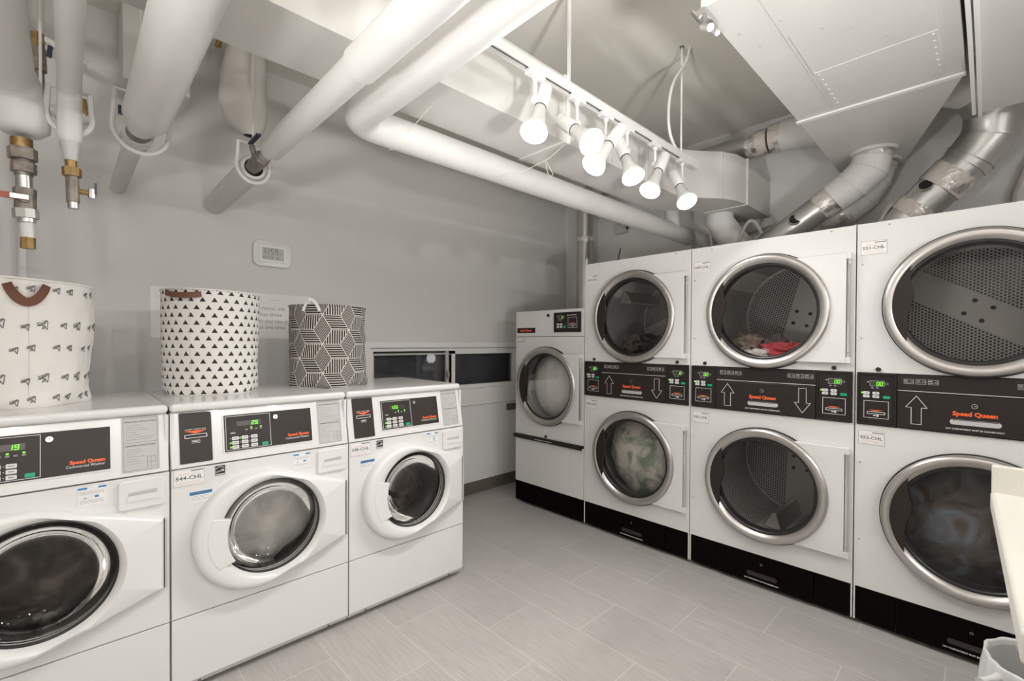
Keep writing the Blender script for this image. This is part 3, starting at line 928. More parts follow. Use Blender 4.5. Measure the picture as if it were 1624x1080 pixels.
def control_module(parent, x0, x1, z0, z1, digits, wide=False, lit=True, n_btn=4):
    """black electronic control: display, buttons, card slot"""
    k = MB('dryer_panel')
    k.frame(x0, x1, z0, z1, 0.007, -0.010, 0.0); k.use('black_panel'); k.box(x0 + 0.006, x1 - 0.006, -0.004, 0.0, z0 + 0.006, z1 - 0.006)
    mod = k.build('control_module', parent, bevel=0.0015)
    H = z1 - z0; Y = -0.004
    if not wide:
        ux = x0 + 0.020; s = (x1 - x0 - 0.03) / 0.118
        dz = z0 + H * 0.80
        disp = (ux + 0.030 * s, ux + 0.082 * s, dz - 0.011, dz + 0.013)
        bt = [(ux + (0.016 + 0.036 * i) * s, z0 + H * (0.615 - 0.065 * j)) for j in range(2) for i in range(2)]
        gb = (ux + 0.092 * s, z0 + H * 0.545)
        card = (ux + 0.006 * s, ux + 0.100 * s, z0 + H * 0.13, z0 + H * 0.465)
        bw, bh = 0.013 * s, 0.0065
    else:
        disp = (x0 + 0.040, x0 + 0.090, z1 - 0.050, z1 - 0.025)
        bt = [(x0 + 0.040 + 0.032 * i, z0 + 0.060 - 0.019 * j) for j in range(2) for i in range(2)]
        gb = (x0 + 0.106, z0 + 0.042)
        card = (x0 + 0.138, x0 + 0.224, z0 + 0.033, z0 + 0.112)
        bw, bh = 0.012, 0.0075
    w = MB('print_white'); yb, yf = Y, Y - 0.0008
    w.frame(disp[0] - 0.001, disp[1] + 0.001, disp[2] - 0.001, disp[3] + 0.001, 0.0013, yf, yb)
    w.frame(*card, 0.0018, yf, yb)
    cxm = (card[0] + card[1]) / 2; cw = card[1] - card[0]; cz = card[2] + (card[3] - card[2]) * 0.30
    w.frame(cxm - cw * 0.36, cxm + cw * 0.36, cz - 0.006, cz + 0.006, 0.0022, yf - 0.0004, yb)
    w.box(cxm - 0.010, cxm - 0.001, yf, yb, cz - 0.014, cz - 0.010); w.cyl((cxm + 0.006, yb, cz - 0.012), (cxm + 0.006, yf, cz - 0.012), 0.005, n=10)
    w.box(disp[0] - 0.011, disp[0] - 0.005, yf, yb, disp[3] - 0.008, disp[3] - 0.004)
    w.lathe([(0.0055, yf), (0.0045, yf)], 16, (disp[1] + 0.010, 0, (disp[2] + disp[3]) / 2))
    for dx in (0.003, 0.022):
        w.box(disp[0] + dx, disp[0] + dx + 0.011, yf, yb, disp[2] - 0.012, disp[2] - 0.0108)
        w.box(disp[0] + dx + 0.003, disp[0] + dx + 0.008, yf, yb, disp[2] - 0.008, disp[2] - 0.006)
    if wide:
        for i in range(4): w.box(x0 + 0.128 + i * 0.024, x0 + 0.146 + i * 0.024, yf, yb, z1 - 0.026, z1 - 0.020)
    w.use('print_orange'); w.poly_xz([(cxm, cz + 0.008), (cxm + cw * 0.30, cz + 0.0145), (cxm - cw * 0.30, cz + 0.0145)], yf - 0.0004, yb)
    w.build('lettering', mod)
    d = MB('led_off'); d.box(disp[0], disp[1], Y - 0.001, Y, disp[2], disp[3]); d.build('display', mod)
    d = MB('led_green')
    dh = (disp[3] - disp[2]) * 0.60; dw = dh * 0.58
    for i, ch in enumerate(digits[::-1]):
        seg_digit(d, ch, disp[1] - 0.004 - (i + 1) * dw - i * dw * 0.55 - 0.002, disp[2] + dh * 0.25, dw, dh, 0.0021, Y - 0.0016, Y - 0.001)
    if lit: d.cyl((bt[0][0] - bw - 0.003, Y, bt[0][1]), (bt[0][0] - bw - 0.003, Y - 0.002, bt[0][1]), 0.0042, n=10)
    d.build('display_digits', mod)
    for (bx, bz) in bt:
        q = MB('button_white'); q.rrect(bx - bw, bx + bw, bz - bh, bz + bh, Y - 0.002, Y, r=bh * 0.7, k=3)
        q.use('print_grey'); q.box(bx - 0.002, bx + 0.004, Y - 0.0024, Y - 0.002, bz - 0.002, bz + 0.002); q.build('button', mod)
    q = MB('button_green'); q.rrect(gb[0] - bw, gb[0] + bw, gb[1] - bh, gb[1] + bh, Y - 0.002, Y, r=0.003, k=2)
    q = q.build('button', mod); q['label'] = 'green start button'
    return mod

def number_label(t, x, z, txt, sc=1.0):
    k = MB('label_white'); k.rrect(x, x + 0.100 * sc, z, z + 0.066 * sc, -0.001, 0.0, r=0.004)
    k.use('print_grey'); k.frame(x + 0.001, x + 0.099 * sc, z + 0.001, z + 0.065 * sc, 0.0010, -0.0015, -0.001)
    k.text(txt, 0.020 * sc, x + 0.05 * sc, z + 0.0255 * sc, -0.001, 'CENTER', bold=0.02, sx=1.12)
    k.box(x + 0.053 * sc, x + 0.095 * sc, -0.0015, -0.001, z + 0.0545 * sc, z + 0.0585 * sc)
    k.use('print_pink')
    for i in range(2): k.box(x + 0.02 * sc, x + 0.085 * sc, -0.0013, -0.001, z + (0.047 - i * 0.004) * sc, z + (0.0482 - i * 0.004) * sc)
    for i in range(3): k.box(x + 0.012 * sc, x + 0.09 * sc, -0.0013, -0.001, z + (0.017 - i * 0.004) * sc, z + (0.0182 - i * 0.004) * sc)
    k.build('number_label', t)

def make_stack(y_left, W, label, no_up, no_lo, dig_l, dig_r, rot_up, rot_lo, baf_up=None, baf_lo=None):
    t = thing('stacked_dryer', label, 'tumble dryer', (XD, y_left, 0.0), -PI / 2, 'double-stacked tumble dryers')
    cx, R = W / 2 + 0.004, 0.309
    DZ = {1: 1.520, 0: 0.573}
    c = MB('enamel_dryer')
    c.box(0, 0.012, 0.022, 1.02, 0.02, 1.92); c.box(W - 0.012, W, 0.022, 1.02, 0.02, 1.92)
    c.box(0.012, W - 0.012, 1.008, 1.02, 0.02, 1.92); c.box(0.012, W - 0.012, 0.022, 1.008, 1.908, 1.92); c.box(0.012, W - 0.012, 0.022, 1.008, 0.02, 0.032)
    c.box(0, 0.006, 0.0, 0.022, 0.02, 1.92); c.box(W - 0.006, W, 0.0, 0.022, 0.02, 1.92)
    c.use('rubber'); c.box(0.02, W - 0.02, 0.04, 0.99, 0.0, 0.021)
    c.build('cabinet', t)
    p = MB('enamel_dryer'); p.plate_hole(0.006, W - 0.006, 1.212, 1.918, cx, DZ[1], R - 0.062, 0.0, 0.022)
    for sx, sz in ((0.12, 1.900), (W - 0.10, 1.905), (0.020, 1.725), (0.020, 1.375)): screw(p, sx, sz)
    p.build('upper_front_panel', t)
    p = MB('enamel_dryer'); p.plate_hole(0.006, W - 0.006, 0.182, 0.962, cx, DZ[0], R - 0.062, 0.0, 0.022)
    for sx, sz in ((0.020, 0.78), (0.020, 0.41)): screw(p, sx, sz)
    p.build('lower_front_panel', t)
    for k in (1, 0):
        dryer_door(t, cx, DZ[k], R, W - 0.032, 0.268)
        drum(t, cx, DZ[k], R, (rot_lo, rot_up)[k], baffle=(baf_lo, baf_up)[k])
    # console band between the doors
    cn = MB('dryer_panel'); cn.box(0.006, W - 0.006, 0.0, 0.02, 0.963, 1.211)
    cn.box(0.155, W - 0.157, -0.008, 0.0, 1.138, 1.207)
    cn.use('label_grey'); cn.box(0.157, W - 0.158, -0.010, -0.006, 1.1335, 1.1375)
    con = cn.build('console', t, bevel=0.0015)
    control_module(con, 0.006, 0.153, 0.966, 1.209, dig_l)
    control_module(con, W - 0.155, W - 0.006, 0.966, 1.209, dig_r)
    ld = MB('dryer_panel'); ld.box(0.156, W - 0.158, -0.014, 0.0, 0.968, 1.130)
    ldo = ld.build('lint_drawer', con, bevel=0.003)
    ld = MB('chrome'); ld.cyl((W / 2 + 0.0, -0.014, 1.088), (W / 2, -0.020, 1.088), 0.011, 0.010, n=16)
    ld.use('hole_black'); ld.cyl((W / 2, -0.020, 1.088), (W / 2, -0.0204, 1.088), 0.0085, n=16); ld.use('chrome'); ld.box(W / 2 - 0.001, W / 2 + 0.006, -0.0215, -0.0203, 1.087, 1.089)
    ld.build('drawer_lock', ldo)
    ld = MB('label_grey'); ld.rrect(W / 2 - 0.075, W / 2 + 0.078, 1.005, 1.028, -0.0146, -0.013, r=0.011, k=5); ld.use('hole_black'); ld.box(W / 2 - 0.066, W / 2 + 0.070, -0.0149, -0.0146, 1.024, 1.027)
    ld.build('drawer_pull', ldo)
    tx = MB('print_orange'); tx.text('Speed Queen', 0.0245, W / 2, 1.0445, -0.014, 'CENTER', bold=0.045, sx=1.0)
    tx.use('print_white'); tx.text('LINT COMPARTMENT MUST BE CLEANED DAILY', 0.0088, W / 2, 0.984, -0.014, 'CENTER', bold=0.02, sx=0.92)
    ax = 0.218; Y0, Y1 = -0.0148, -0.014
    def arrow(ax, up):
        z0, z1 = 0.990, 1.116
        P = [(-0.017, 0), (0.017, 0), (0.017, 0.074), (0.036, 0.074), (0, 0.126), (-0.036, 0.074), (-0.017, 0.074)]
        tx.stroke([(ax + a, (z0 + b) if up else (z1 - b)) for a, b in P], 0.0022, Y0, Y1, close=True)
    arrow(0.222, True); arrow(W - 0.215, False)
    tx.build('lettering', ldo)
    ic = MB('print_white')
    for base in (0.178, W - 0.285):
        for i in range(3):
            xa = base + i * 0.041
            ic.frame(xa, xa + 0.034, 1.168, 1.189, 0.0009, -0.0088, -0.008)
            ic.box(xa + 0.003, xa + 0.014, -0.0088, -0.008, 1.181, 1.1835); ic.box(xa + 0.003, xa + 0.017, -0.0088, -0.008, 1.174, 1.1755)
            ic.lathe([(0.005, -0.0086), (0.004, -0.0086)], 12, (xa + 0.026, 0, 1.178))
    ic.build('care_symbols', con)
    for kx in (0.085, W - 0.083):
        MB('rubber').cyl((kx, 0.0, 1.227), (kx, -0.008, 1.227), 0.011, 0.009, n=16).build('key_lock', t)
    for a, b_, nm in ((0.008, 0.156, 'kick_panel'), (0.159, W - 0.160, 'lint_drawer'), (W - 0.157, W - 0.008, 'kick_panel')):
        kp = MB('kick_black'); kp.box(a, b_, 0.002 if nm == 'kick_panel' else -0.003, 0.02, 0.022, 0.180)
        ko = kp.build(nm, t, bevel=0.001)
        if nm == 'lint_drawer':
            q = MB('chrome'); q.cyl((W / 2, -0.003, 0.132), (W / 2, -0.0045, 0.132), 0.006, n=12)
            q.use('black_panel'); q.cyl((W / 2, -0.0045, 0.132), (W / 2, -0.005, 0.132), 0.005, n=12); q.build('drawer_lock', ko)
            q = MB('charcoal_panel'); q.rrect(W / 2 - 0.075, W / 2 + 0.078, 0.058, 0.082, -0.0038, -0.002, r=0.011, k=5); q.build('drawer_pull', ko)
            q = MB('label_white'); q.text('LINT COMPARTMENT MUST BE CLEANED DAILY', 0.0088, W / 2, 0.037, -0.0032, 'CENTER', bold=0.02, sx=0.92); q.build('lettering', ko)
    number_label(t, 0.013, 1.768, no_up); number_label(t, 0.012, 0.870, no_lo)
    return t

Y3, Y2, Y1_, Y0_ = 0.451, 1.2672, 2.0702, 2.7939
make_stack(Y1_, 0.798, 'white double-stacked dryer beside the single dryer, labels 547-CHL and 548-CHL', '547-CHL', '548-CHL', '00', '0', 0.4, 0.2, [0.5, 2.6, 4.7], [0.6, 2.7, 4.8])
make_stack(Y2, 0.811, 'white double-stacked dryer in the middle, red and beige laundry in its top drum', '549-CHL', '550-CHL', '00', '00', 1.31, 1.54, None, [-1.70])
make_stack(Y3, 0.811, 'white double-stacked dryer nearest the camera, labels 551-CHL and 552-CHL', '551-CHL', '552-CHL', '00', '00', -0.55, 0.4, None, None)

# single dryer
def make_single():
    W = 0.716
    t = thing('single_dryer', 'white single tumble dryer in the far corner with white laundry and a black bar', 'tumble dryer', (XD, Y0_, 0.0), -PI / 2)
    c = MB('enamel_dryer')
    c.box(0, 0.012, 0.022, 0.95, 0.02, 1.60); c.box(W - 0.012, W, 0.022, 0.95, 0.02, 1.60); c.box(0.012, W - 0.012, 0.938, 0.95, 0.02, 1.60)
    c.box(0.012, W - 0.012, 0.022, 0.938, 1.588, 1.60); c.box(0.012, W - 0.012, 0.022, 0.938, 0.02, 0.032)
    c.use('rubber'); c.box(0.02, W - 0.02, 0.04, 0.93, 0, 0.021)
    c.build('cabinet', t)
    cx, cz, R = 0.350, 0.999, 0.310
    p = MB('enamel_dryer'); p.box(0, W, 0, 0.022, 1.395, 1.602); p.build('top_panel', t, bevel=0.003)
    p = MB('enamel_dryer'); p.plate_hole(0, W, 0.582, 1.392, cx, cz, R - 0.062, 0.0, 0.022)
    for sz in (1.25, 0.82): screw(p, 0.012, sz)
    p.build('front_panel', t)
    p = MB('enamel_dryer'); p.box(0, W, 0, 0.022, 0.182, 0.560); p.build('lower_panel', t, bevel=0.002)
    b = MB('black_panel'); b.cyl((-0.006, -0.008, 0.563), (W - 0.012, -0.008, 0.563), 0.017, n=16)
    b.box(0, W - 0.012, -0.01, 0.005, 0.556, 0.580); bo = b.build('drawer_bar', t)
    q = MB('print_white'); q.text('LINT COMPARTMENT MUST BE CLEANED DAILY', 0.0085, W * 0.47, 0.561, -0.0255, 'CENTER', bold=0.02); q.build('lettering', bo)
    MB('rubber').cyl((0.345, 0, 0.598), (0.345, -0.008, 0.598), 0.011, n=14).build('key_lock', t)
    MB('rubber').cyl((0.365, 0, 1.560), (0.365, -0.008, 1.560), 0.012, n=14).build('key_lock', t)
    k = MB('kick_black'); k.box(0.0, W - 0.006, 0.002, 0.022, 0.022, 0.180); k.build('kick_panel', t)
    k = MB('black_panel'); k.box(0.018, 0.222, -0.004, 0, 1.424, 1.466); k.use('print_orange'); k.text('Speed Queen', 0.0245, 0.120, 1.4375, -0.004, 'CENTER', bold=0.045, sx=0.98)
    k.build('brand_plate', t).name = 'name_plate'
    control_module(t, 0.428, 0.690, 1.426, 1.578, '2', wide=True, lit=False)
    number_label(t, 0.018, 1.320, '546-CHL', 0.95)
    dryer_door(t, cx, cz, R, 0.684, 0.262)
    drum(t, cx, cz, R, 0.3, 0.70)
    return t
make_single()

def load_obj(mats, world, label, dims, amp=0.22, fr=4.0, seed=1.0):
    mb = MB(mats); cloth_mass(mb, 0, 0, 0, *dims, amp, fr, seed, 56)
    o = mb.build('laundry_load', None, ang=80); o.location = world
    return tag(o, label, 'laundry')
def dry_pos(y_left, lx, depth, z): return (XD + depth, y_left - lx, z)
load_obj('load_white', dry_pos(Y0_, 0.345, 0.235, 1.0), 'white laundry filling the whole window of the single dryer', (0.20, 0.30, 0.31), 0.06, 3, 2.0)
load_obj('load_sage', dry_pos(Y1_, 0.405, 0.235, 0.573), 'pale laundry with green patches filling the 548-CHL lower drum', (0.20, 0.30, 0.30), 0.08, 3, 5.0)
load_obj('load_dark', dry_pos(Y3, 0.41, 0.27, 0.545), 'dark blue and brown laundry filling the 552-CHL lower drum', (0.18, 0.29, 0.29), 0.12, 3, 8.0)
load_obj('cloth_coral', dry_pos(Y2, 0.45, 0.22, 1.285), 'coral red garment lying in the 549-CHL upper drum', (0.085, 0.14, 0.055), 0.5, 6, 3.3)
load_obj('cloth_beige', dry_pos(Y2, 0.235, 0.25, 1.335), 'beige garment at the left of the 549-CHL upper drum', (0.085, 0.085, 0.055), 0.5, 5, 4.4)
load_obj('cloth_white', dry_pos(Y2, 0.325, 0.16, 1.272), 'white garment under the coral one in the 549-CHL drum', (0.07, 0.10, 0.035), 0.5, 6, 6.1)
load_obj('cloth_mauve', dry_pos(Y2, 0.33, 0.38, 1.33), 'mauve garment behind the beige one in the 549-CHL drum', (0.08, 0.10, 0.06), 0.5, 5, 7.7)
load_obj('cloth_black', dry_pos(Y1_, 0.42, 0.26, 1.300), 'glossy black garments heaped in the 547-CHL upper drum', (0.11, 0.19, 0.09), 0.5, 6, 9.1)
load_obj('cloth_brown', dry_pos(Y1_, 0.29, 0.20, 1.315), 'brown garment at the left of the 547-CHL upper drum', (0.07, 0.07, 0.08), 0.4, 5, 9.9)

# ------------------------------------------------------------------ laundry baskets
def basket(cx, cy, r_top, r_bot, z0, h, mat, name_lbl, cat_lbl, tilt=0.0, wob=0.012, seed=0.0, uoff=0.0, squash=1.0, rot=0.0, pinch=0.0):
    t = thing('laundry_basket', name_lbl, cat_lbl, (cx, cy, z0), 0.0, 'fabric laundry hampers on the washers')
    def surf(u, v, inset=0.0):
        a = u * 2 * PI
        r = r_bot + (r_top - r_bot) * v
        r *= 1 - pinch * math.sin(PI * min(1, v * 1.15)) ** 2 * (0.5 + 0.5 * math.cos(a + 0.4))
        fold = noise.fractal(V((math.cos(a) * 1.7, math.sin(a) * 1.7, v * 1.6 + seed)), 0.8, 2.0, 3)
        edge = 1 - abs(2 * v - 1) ** 4 * 0.75
        r += wob * fold * edge
        if v < 0.12: r += wob * 1.2 * math.sin(a * 5 + seed) * (0.12 - v) / 0.12
        if v < 0.03: r -= 0.008 * (1 - v / 0.03)
        r -= inset
        x, y = r * math.cos(a), r * squash * math.sin(a)
        x, y = x * math.cos(rot) - y * math.sin(rot), x * math.sin(rot) + y * math.cos(rot)
        return (x, y, v * h + tilt * x * v)
    b = MB(mat)
    b.grid(lambda u, v: surf(u, v), 96, 40, lambda u, v: (u * 2 * PI * (r_top + r_bot) / 2 + uoff, v * h))
    b.use('basket_lining' if mat != 'triangle_canvas' else mat)
    b.grid(lambda u, v: surf(1 - u, 0.02 + v * 0.98, 0.005), 96, 20, lambda u, v: ((1 - u) * 2 * PI * r_top, v * h))
    b.use('plain_canvas' if mat != 'block_print_canvas' else 'basket_lining')
    b.grid(lambda u, v: surf(u, 0.0, v * (r_bot - 0.001)), 96, 1)
    bo = b.build('fabric_body', t, ang=70)
    rim = MB(mat if mat != 'plain_canvas' else 'plain_canvas')
    pts = [V(surf(i / 72, 1.0)) for i in range(72)]
    P, U, F = [], [], []
    k = 8
    for i in range(73):
        p = pts[i % 72]; d = V((p.x, p.y, 0)).normalized()
        for j in range(k):
            a = 2 * PI * j / k
            P.append(p + d * 0.0045 * math.cos(a) + V((0, 0, 0.0045 * math.sin(a)))); U.append((i / 72 * 2 * PI * r_top + uoff, h + 0.0045 * math.sin(a)))
    for i in range(72):
        for j in range(k): F.append((i * k + j, (i + 1) * k + j, (i + 1) * k + (j + 1) % k, i * k + (j + 1) % k))
    rim.add(P, F, U); rim.build('rim', t, ang=80)
    return t, surf

def strap(parent, name, mat, pts, wid, th, up=V((0, 0, 1))):
    b = MB(mat); P = []; pts = [V(p) for p in pts]
    for i, p in enumerate(pts):
        d = (pts[min(i + 1, len(pts) - 1)] - pts[max(i - 1, 0)]).normalized()
        nrm = wid[i] if isinstance(wid, list) else wid
        s_ = up[i] if isinstance(up, list) else up
        side = (s_ - d * s_.dot(d)).normalized(); out = d.cross(side)
        for a, c in ((-1, -1), (1, -1), (1, 1), (-1, 1)):
            P.append(p + side * a * nrm / 2 + out * c * th / 2)
    F = []
    for i in range(len(pts) - 1):
        for k in range(4): F.append((i * 4 + k, i * 4 + (k + 1) % 4, (i + 1) * 4 + (k + 1) % 4, (i + 1) * 4 + k))
    F += [(3, 2, 1, 0), tuple(len(pts) * 4 - 4 + k for k in range(4))]
    return b.add(P, F).build(name, parent, ang=50)

LZ = 1.1075
# middle: triangles
tb, sf = basket(0.487, 2.552, 0.196, 0.190, LZ, 0.462, 'triangle_canvas', 'white round fabric hamper printed with small black triangles', 'laundry basket', tilt=-0.02, wob=0.006, seed=1.3)
A0 = math.radians(218)
pts = []
for i in range(13):
    s = i / 12; a = A0 + math.radians(-16 + 46 * s)
    rr = 0.202 + 0.012 * math.sin(PI * s)
    pts.append((rr * math.cos(a), rr * math.sin(a), 0.462 - 0.012 - 0.010 * math.sin(PI * s) - 0.008 * s))
strap(tb, 'leather_handle', 'brown_leather', pts, 0.024, 0.004)
sm = MB('basket_lining'); sm.tube([V(sf(0.652, 0.02 + 0.9 * k / 20)) * 1.0 + V((-0.0005, -0.0008, 0)) for k in range(21)], 0.0008, n=5); sm.build('seam', tb)
# right: dark blocks
tb, sf = basket(1.034, 2.545, 0.197, 0.196, LZ, 0.425, 'block_print_canvas', 'dark fabric hamper with white striped block pattern near the window', 'laundry basket', wob=0.014, seed=4.1, pinch=0.0, tilt=-0.01)
pts = []
for i in range(17):
    s = i / 16; a = math.radians(212 + 24 * s)
    rr = 0.204
    pts.append((rr * math.cos(a), rr * math.sin(a) , 0.425 - 0.03 + 0.058 * math.sin(PI * s) ** 0.8 + 0.0))
strap(tb, 'fabric_handle', 'paper', pts, 0.014, 0.003, [V((math.cos(math.radians(222)), math.sin(math.radians(222)), 0.3))] * 17 if False else V((0.4, -0.6, 0.6)))
# left: sketch prints
tb, sf = basket(-0.150, 2.505, 0.215, 0.205, LZ, 0.455, 'plain_canvas', 'cream canvas hamper with sketched paper-plane prints and brown leather handle', 'laundry basket', wob=0.012, seed=7.7, tilt=-0.03, squash=0.82)
A1 = math.radians(262)
pts = []
ups = []
for i in range(17):
    s = i / 16; a = math.radians(269 + 26 * s)
    x_, y_, z_ = sf(a / (2 * PI), 0.93)
    dep = 0.062 * math.sin(PI * s) ** 0.75
    n_ = V((math.cos(a), math.sin(a), 0))
    pts.append(V((x_, y_, 0.455 - 0.020 - dep)) + n_ * 0.010)
strap(tb, 'leather_handle', 'brown_leather', pts, 0.030, 0.004, V((0, -0.25, 1)))
sm = MB('basket_lining'); sm.tube([V(sf(math.radians(283) / (2 * PI), 0.02 + 0.95 * k / 24)) * 1.002 for k in range(25)], 0.0009, n=5); sm.build('seam', tb)
pr_ = MB('print_grey')
PL = [[(0, 0), (0.030, 0.020), (0.026, -0.012), (0.018, 0.004)], [(0.0, 0.010), (0.028, 0.022), (0.010, 0.002)], [(0.018, 0.004), (0.012, -0.010), (0.020, -0.006)]]
def marks(u0, v0, sc, k):
    """a sketched paper plane as thin strokes on the cloth"""
    for tri in PL[:2 + k % 2]:
        n = len(tri)
        for i in range(n):
            a, b_ = V(tri[i]) * sc, V(tri[(i + 1) % n]) * sc
            d = (b_ - a).normalized(); q = V((-d.y, d.x)) * 0.0012
            P = []
            for p in (a - q, b_ - q, b_ + q, a + q):
                p3 = V(sf(u0 + p.x / (2 * PI * 0.2), v0 + p.y / 0.455)); P.append(p3 + V((p3.x, p3.y, 0)).normalized() * 0.0016)
            pr_.add(P, [(0, 1, 2, 3)])
    for i in range(3):      # hatching
        a = V((0.006 + 0.006 * i, 0.004 + 0.002 * i)) * sc; b_ = a + V((0.008, 0.009)) * sc; d = (b_ - a).normalized(); q = V((-d.y, d.x)) * 0.0014
        P = []
        for p in (a - q, b_ - q, b_ + q, a + q):
            p3 = V(sf(u0 + p.x / (2 * PI * 0.2), v0 + p.y / 0.455)); P.append(p3 + V((p3.x, p3.y, 0)).normalized() * 0.0016)
        pr_.add(P, [(0, 1, 2, 3)])
kk = 0
for r_i, v0 in enumerate((0.04, 0.20, 0.44, 0.62, 0.90)):
    for c_i in range(24):
        u0 = (c_i + 0.5 * (r_i % 2)) / 24 * 1.0
        if c_i % 2 == 0: marks(u0, v0 + 0.01 * (c_i % 3), 0.70, kk)
        else: marks(u0 - 0.010, v0 + 0.02, (1.0 if r_i in (1, 3) else 0.70), kk)
        kk += 1
pr_.build('plane_print', tb, smooth=False)

# ------------------------------------------------------------------ wall clock and sign
t = thing('wall_clock', 'white rounded digital wall clock reading 11:59 on the grey wall', 'clock', (0.822, YB, 1.818))
b_ = MB('white_plastic'); b_.rrect(0, 0.225, 0, 0.165, -0.022, 0, r=0.042, k=8); b_.build('case', t, bevel=0.006, seg=3)
b_ = MB('paper'); b_.rrect(0.034, 0.190, 0.030, 0.132, -0.028, -0.020, r=0.012); b_.build('bezel', t, bevel=0.003)
b_ = MB('lcd'); b_.box(0.047, 0.176, -0.0292, -0.027, 0.042, 0.119); lc = b_.build('display', t)
b_ = MB('lcd_dark')
for ch, dx in (('1', 0.050), ('1', 0.068), ('5', 0.100), ('9', 0.124)): seg_digit(b_, ch, dx, 0.078, 0.014, 0.034, 0.0036, -0.0298, -0.0292, 0.0)
b_.box(0.0895, 0.0925, -0.0298, -0.0292, 0.088, 0.091); b_.box(0.0895, 0.0925, -0.0298, -0.0292, 0.098, 0.101)
b_.text('8-23 FRI  26', 0.0235, 0.053, 0.050, -0.0292, sx=0.80)
b_.text('30', 0.0155, 0.150, 0.079, -0.0292, sx=0.8)
b_.build('display_digits', lc)

t = thing('wall_sign', 'white paper notice behind the triangle hamper, four lines of large grey text', 'sign', (0.319, YB, 1.362))
b_ = MB('paper'); b_.box(0, 0.854, -0.004, 0, 0, 0.285); b_.build('sheet', t)
b_ = MB('label_grey')
b_.box(0.02, 0.83, -0.0046, -0.004, 0.226, 0.2270)
b_.box(0.60, 0.668, -0.0046, -0.004, 0.246, 0.2475)
for i, s_ in enumerate(('arteous, use', 'than three', 'ers and two d', 'at one time.')):
    b_.use('sign_grey'); b_.text(s_, 0.0345, (0.530, 0.535, 0.522, 0.540)[i], 0.184 - i * 0.0405, -0.004, sx=0.95)
b_.build('lettering', t)

# ------------------------------------------------------------------ pipes (all run towards the back wall unless said)
def arc_pts(p0, p1, p2, n=8):
    """quadratic bend from p0 via corner p1 to p2"""
    p0, p1, p2 = V(p0), V(p1), V(p2)
    return [(p0 * (1 - s) ** 2 + p1 * 2 * s * (1 - s) + p2 * s * s) for s in [i / n for i in range(n + 1)]]

# leftmost thick pipe, elbowing down to a valve stack
t = thing('insulated_pipe', 'thick white pipe at the far left ending in a valve with a red lever', 'pipe', (-0.12, 2.12, 2.15))
YS = -2.74
b_ = MB('pipe_wrap'); pts = [(-0.010, YS - 2.12, 0.003), (-0.010, -0.09, 0.003)] + arc_pts((-0.010, -0.07, 0.003), (0.010, 0.0, 0.0), (0.012, 0.0, -0.07), 6) + [(0.013, 0.0, -0.135), (0.013, 0, -0.155)]
b_.tube(pts, [0.058] * (len(pts) - 4) + [0.064, 0.068, 0.066, 0.045], n=28); b_.build('insulation', t, ang=50)
b_ = MB('brass'); b_.cyl((0.013, 0, -0.17), (0.015, 0, -0.215), 0.026, n=14)
b_.use('old_iron'); b_.cyl((0.015, 0, -0.200), (0.016, 0, -0.235), 0.034, n=8); b_.cyl((0.016, 0, -0.23), (0.018, 0, -0.285), 0.022, n=14)
b_.cyl((0.018, 0, -0.245), (0.018, 0, -0.275), 0.030, n=8); b_.use('galvanised'); b_.cyl((0.018, 0, -0.28), (0.02, 0, -0.335), 0.020, n=14)
b_.use('old_iron'); b_.cyl((0.02, 0, -0.325), (0.02, 0, -0.345), 0.027, n=8); b_.build('valve_coupling', t)
b_ = MB('old_iron'); b_.cyl((0.021, 0, -0.34), (0.021, 0, -0.392), 0.026, n=12); b_.cyl((0.021, -0.035, -0.362), (0.021, 0.01, -0.362), 0.012, n=10); b_.build('ball_valve', t)
b_ = MB('red_handle'); b_.box(-0.125, 0.0, -0.040, -0.034, -0.368, -0.350); b_.use('galvanised'); b_.box(-0.01, 0.03, -0.041, -0.033, -0.366, -0.352); b_.build('lever_handle', t)
b_ = MB('galvanised'); b_.cyl((0.021, 0, -0.39), (0.023, 0, -0.418), 0.030, n=8); b_.cyl((0.023, 0, -0.415), (0.024, 0, -0.430), 0.022, n=12)
b_.use('pipe_wrap'); b_.cyl((0.024, 0, -0.428), (0.026, 0, -0.495), 0.016, n=14); b_.use('brass'); b_.cyl((0.026, 0, -0.478), (0.026, 0, -0.512), 0.018, n=8); b_.build('drain_nipple', t)

# second pipe with a small valve
t = thing('insulated_pipe', 'slim white pipe second from left elbowing down to a brass drain cock', 'pipe', (0.003, 2.07, 2.15))
b_ = MB('pipe_wrap'); pts = [(0.002, YS - 2.07, 0.003), (0.0, -0.07, 0.003)] + arc_pts((0.0, -0.05, 0.003), (0.0, 0.0, 0.0), (0, 0.0, -0.05), 6) + [(0, 0, -0.150), (0, 0, -0.165)]
b_.tube(pts, [0.029] * 2 + [0.030] * (len(pts) - 4) + [0.031, 0.022], n=24); b_.build('insulation', t, ang=50)
b_ = MB('grey_plastic'); b_.cyl((0, 0, -0.165), (0.002, 0, -0.222), 0.026, 0.017, n=14)
b_.use('brass'); b_.cyl((0.002, 0, -0.22), (0.004, 0, -0.255), 0.015, n=12); b_.cyl((0.004, 0, -0.245), (0.005, 0, -0.272), 0.024, n=8)
b_.use('old_iron'); b_.cyl((0.005, 0, -0.27), (0.007, 0, -0.355), 0.017, n=12); b_.use('galvanised'); b_.cyl((0.007, 0, -0.352), (0.008, 0, -0.375), 0.014, n=12); b_.build('drain_fitting', t)
b_ = MB('brass'); b_.cyl((0.007, 0, -0.315), (0.055, -0.01, -0.320), 0.008, n=10); b_.use('galvanised'); b_.cyl((0.052, -0.012, -0.335), (0.052, -0.012, -0.305), 0.010, n=8)
b_.use('blue_handle'); b_.box(0.058, 0.064, -0.02, -0.008, -0.320, -0.285); b_.build('cock_handle', t)

